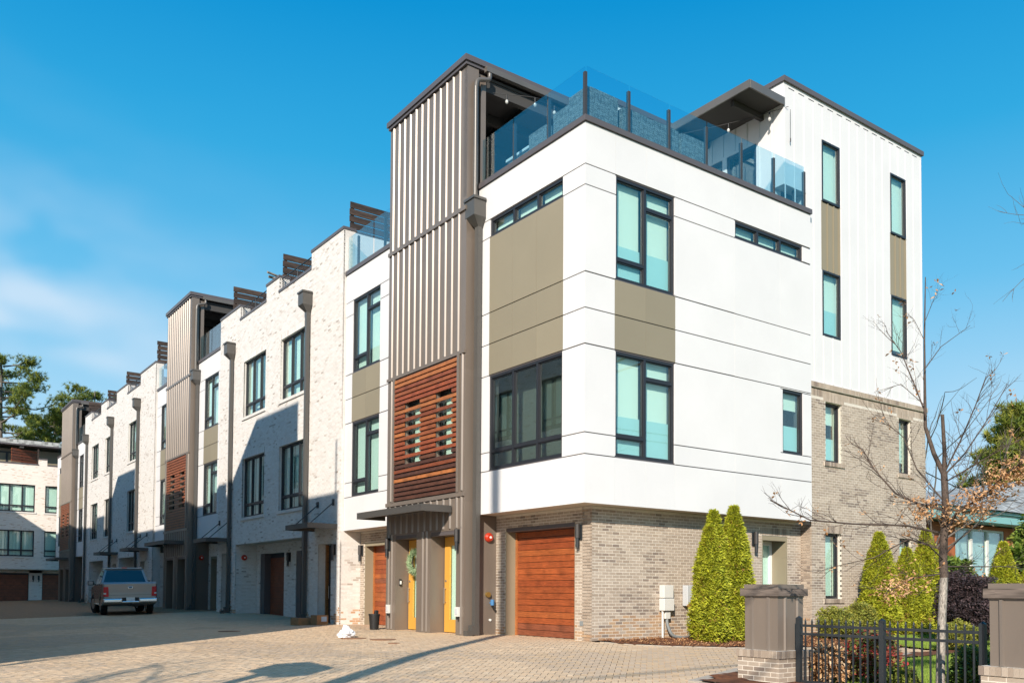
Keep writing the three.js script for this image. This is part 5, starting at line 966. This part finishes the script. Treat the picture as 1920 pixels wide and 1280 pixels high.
  scatter(t, 'dry_leaves', oakG, dryMat, brown.map(p => ({ p, s: rr(.3, .62), c: tint(pick([[.54, .31, .15], [.60, .37, .20], [.44, .23, .10]]), .3) })));
}
function bareTree(label, x, z, H, r, o = {}) {
  const y0 = gClamp(x, z), t = thing('bare_tree', label, 'tree', [x, y0, z], 'leafless trees'), tr = [], g = [], tips = [], top = H * (o.fork || .42);
  const pts = [v3(x, y0 - .1, z), v3(x + rr(-.1, .1), y0 + top * .5, z + rr(-.1, .1)), v3(x + rr(-.2, .2), y0 + top, z + rr(-.2, .2))]; limb(tr, pts, r, r * .7, 10); obj('trunk', tr, M.bark, t);
  for (let i = 0; i < (o.n || 7); i++) { const a = i * 2.4 + rnd(); twigs(g, pts[2].clone().add(v3(0, -rnd() * top * .25, 0)), v3(Math.cos(a) * .75, rr(.5, 1.2), Math.sin(a) * .75).normalize(), H * rr(.4, .58), r * .42, o.lev || 3, tips, { kids: 4, up: .12 }); }
  obj('branches', g, M.bark, t); return t;
}
{ // branch reaching in from the right edge
  const t = thing('bare_tree', 'leafless branch tips reaching in at the upper right edge', 'tree', [8.9, -.3, 11.6], 'leafless trees'), tr = [], g = [], tips = []; limb(tr, [v3(8.9, -.4, 11.6), v3(8.9, 6, 11.5), v3(8.7, 10, 11.3)], .22, .12, 10); obj('trunk', tr, M.bark, t);
  const D = 21; for (const [a, b] of [[[2080, 330], [1905, 545]], [[2060, 420], [1925, 400]]]) { const A = at(...a, D), Bq = at(...b, D); limb(g, [v3(8.7, 8.5, 11.3), A, A.clone().lerp(Bq, .6)], .05, .014, 6); for (let k = 0; k < 6; k++) twigs(g, A.clone().lerp(Bq, .35 + .1 * k), Bq.clone().sub(A).normalize().add(v3(rr(-.5, .5), rr(-.5, .3), rr(-.5, .5))).normalize(), rr(.6, 1.1), .008, 1, tips, { kids: 3 }); }
  obj('branches', g, M.bark, t);
}
bareTree('leafless street tree behind the viewer on the left, outside the picture, throwing branch shadows', -19.5, 9.8, 9.5, .16, { n: 8 });
bareTree('leafless tree across the garden, outside the picture, mirrored in the side windows', 9, 26, 12, .22, { n: 8 });
bareTree('second leafless tree across the garden, outside the picture, mirrored in the side windows', 17, 24, 13, .22, { n: 8 });
bareTree('slender leafless tree behind the oak against the sky', 17.6, -2.2, 7.4, .09, { n: 7, lev: 2 });
/* pines behind the end of the street, evergreen at right */
const needleG = (() => { const s0 = seed; seed = 77; const p = [], u = []; for (let k = 0; k < 16; k++) { const d = v3(rr(-1, 1), rr(-.5, 1), rr(-1, 1)).normalize(), s = v3(d.z, rr(-1, 1), -d.x).normalize().multiplyScalar(.028), e = d.clone().multiplyScalar(rr(.24, .42)); for (const v of [s.clone().negate(), s, e]) { p.push(v.x, v.y, v.z); u.push(0, 0); } } seed = s0; const g = new THREE.BufferGeometry(); g.setAttribute('position', new THREE.Float32BufferAttribute(p, 3)); g.setAttribute('uv', new THREE.Float32BufferAttribute(u, 2)); g.computeVertexNormals(); return g; })();
function pine(label, x, z, H, y1, R, n, cols, o = {}) {
  const y0 = gClamp(x, z), t = thing('pine_tree', label, 'tree', [x, y0, z], 'tall evergreen trees'), tr = [], g = [], items = [];
  const topP = v3(x + rr(-.5, .5), H, z); const mid = v3(x + .3, H * .55, z); limb(tr, [v3(x, y0 - .2, z), mid, topP], o.r || .32, .06, 9); obj('trunk', tr, M.bark, t);
  const nl = o.nl || 20;
  for (let i = 0; i < nl; i++) {
    const f = i / nl, y = y1 + (H - y1) * f, a = i * 2.4 + rnd(), L = R * (o.cone ? 1 - f * .85 : (.55 + .65 * Math.sin(Math.PI * Math.min(1, f * .85 + .2)))) * rr(.7, 1.15);
    const s = v3(x + .3 * (y / H), y, z), e = s.clone().add(v3(Math.cos(a) * L, L * rr(.12, .45) * (o.cone ? .4 : 1), Math.sin(a) * L)), m = s.clone().lerp(e, .55).add(v3(0, -.1 * L, 0)); limb(g, [s, m, e], .085 * (o.bs || 1), .025, 5);
    const nc = o.nc || 7; for (let k = 0; k < nc; k++) { const q = (k < 2 ? e : m).clone().lerp(e, rnd()).add(v3(rr(-1, 1), rr(-.35, .55), rr(-1, 1)).multiplyScalar(.26 * R * .5)); const cr = rr(.35, .75) * (o.cr || 1); for (let w = 0; w < n; w++) items.push({ p: q.clone().add(v3(rr(-1, 1), rr(-.6, .6), rr(-1, 1)).multiplyScalar(cr)), s: rr(.6, 1.15) * (o.s || 1), c: tint(pick(cols), .35) }); }
  }
  obj('branches', g, M.bark, t); scatter(t, 'crown', needleG, leafMat, items);
}
const PN = [[.15, .20, .025], [.21, .26, .03], [.28, .31, .035], [.10, .15, .025]];
pine('tall pine behind the far end house at the left edge', -2.6, -80, 22.2, 14.0, 4.4, 18, PN, { nl: 28, nc: 7 });
pine('second pine, left of the picture edge behind the far end house', -8.5, -84, 20.5, 13, 4, 20, PN);
pine('lower pine showing left of the farthest tower', 2.4, -82, 18.0, 12.5, 3.4, 20, PN, { nl: 22 });
pine('pine peeping out above the roof of the farthest tower', 6.4, -86, 21.6, 15, 3.2, 20, PN, { nl: 16 });
pine('broad evergreen tree above the bungalow roof at the right edge', 46, -11.5, 12.6, 2.5, 6.0, 17, [[.19, .24, .02], [.26, .29, .025], [.13, .18, .02], [.33, .33, .04]], { cone: true, nl: 40, nc: 9, s: 1.5, cr: 1.3 });
tag(obj('service_cable', tube([[13.4, 5.5, -1.5], [22, 4.9, -3], [34, 5.6, -6]], .02, 5), M.black), 'thin dark cable from the rear block towards the bungalow', 'cable', 'overhead cables');
renderer.render(scene, camera);
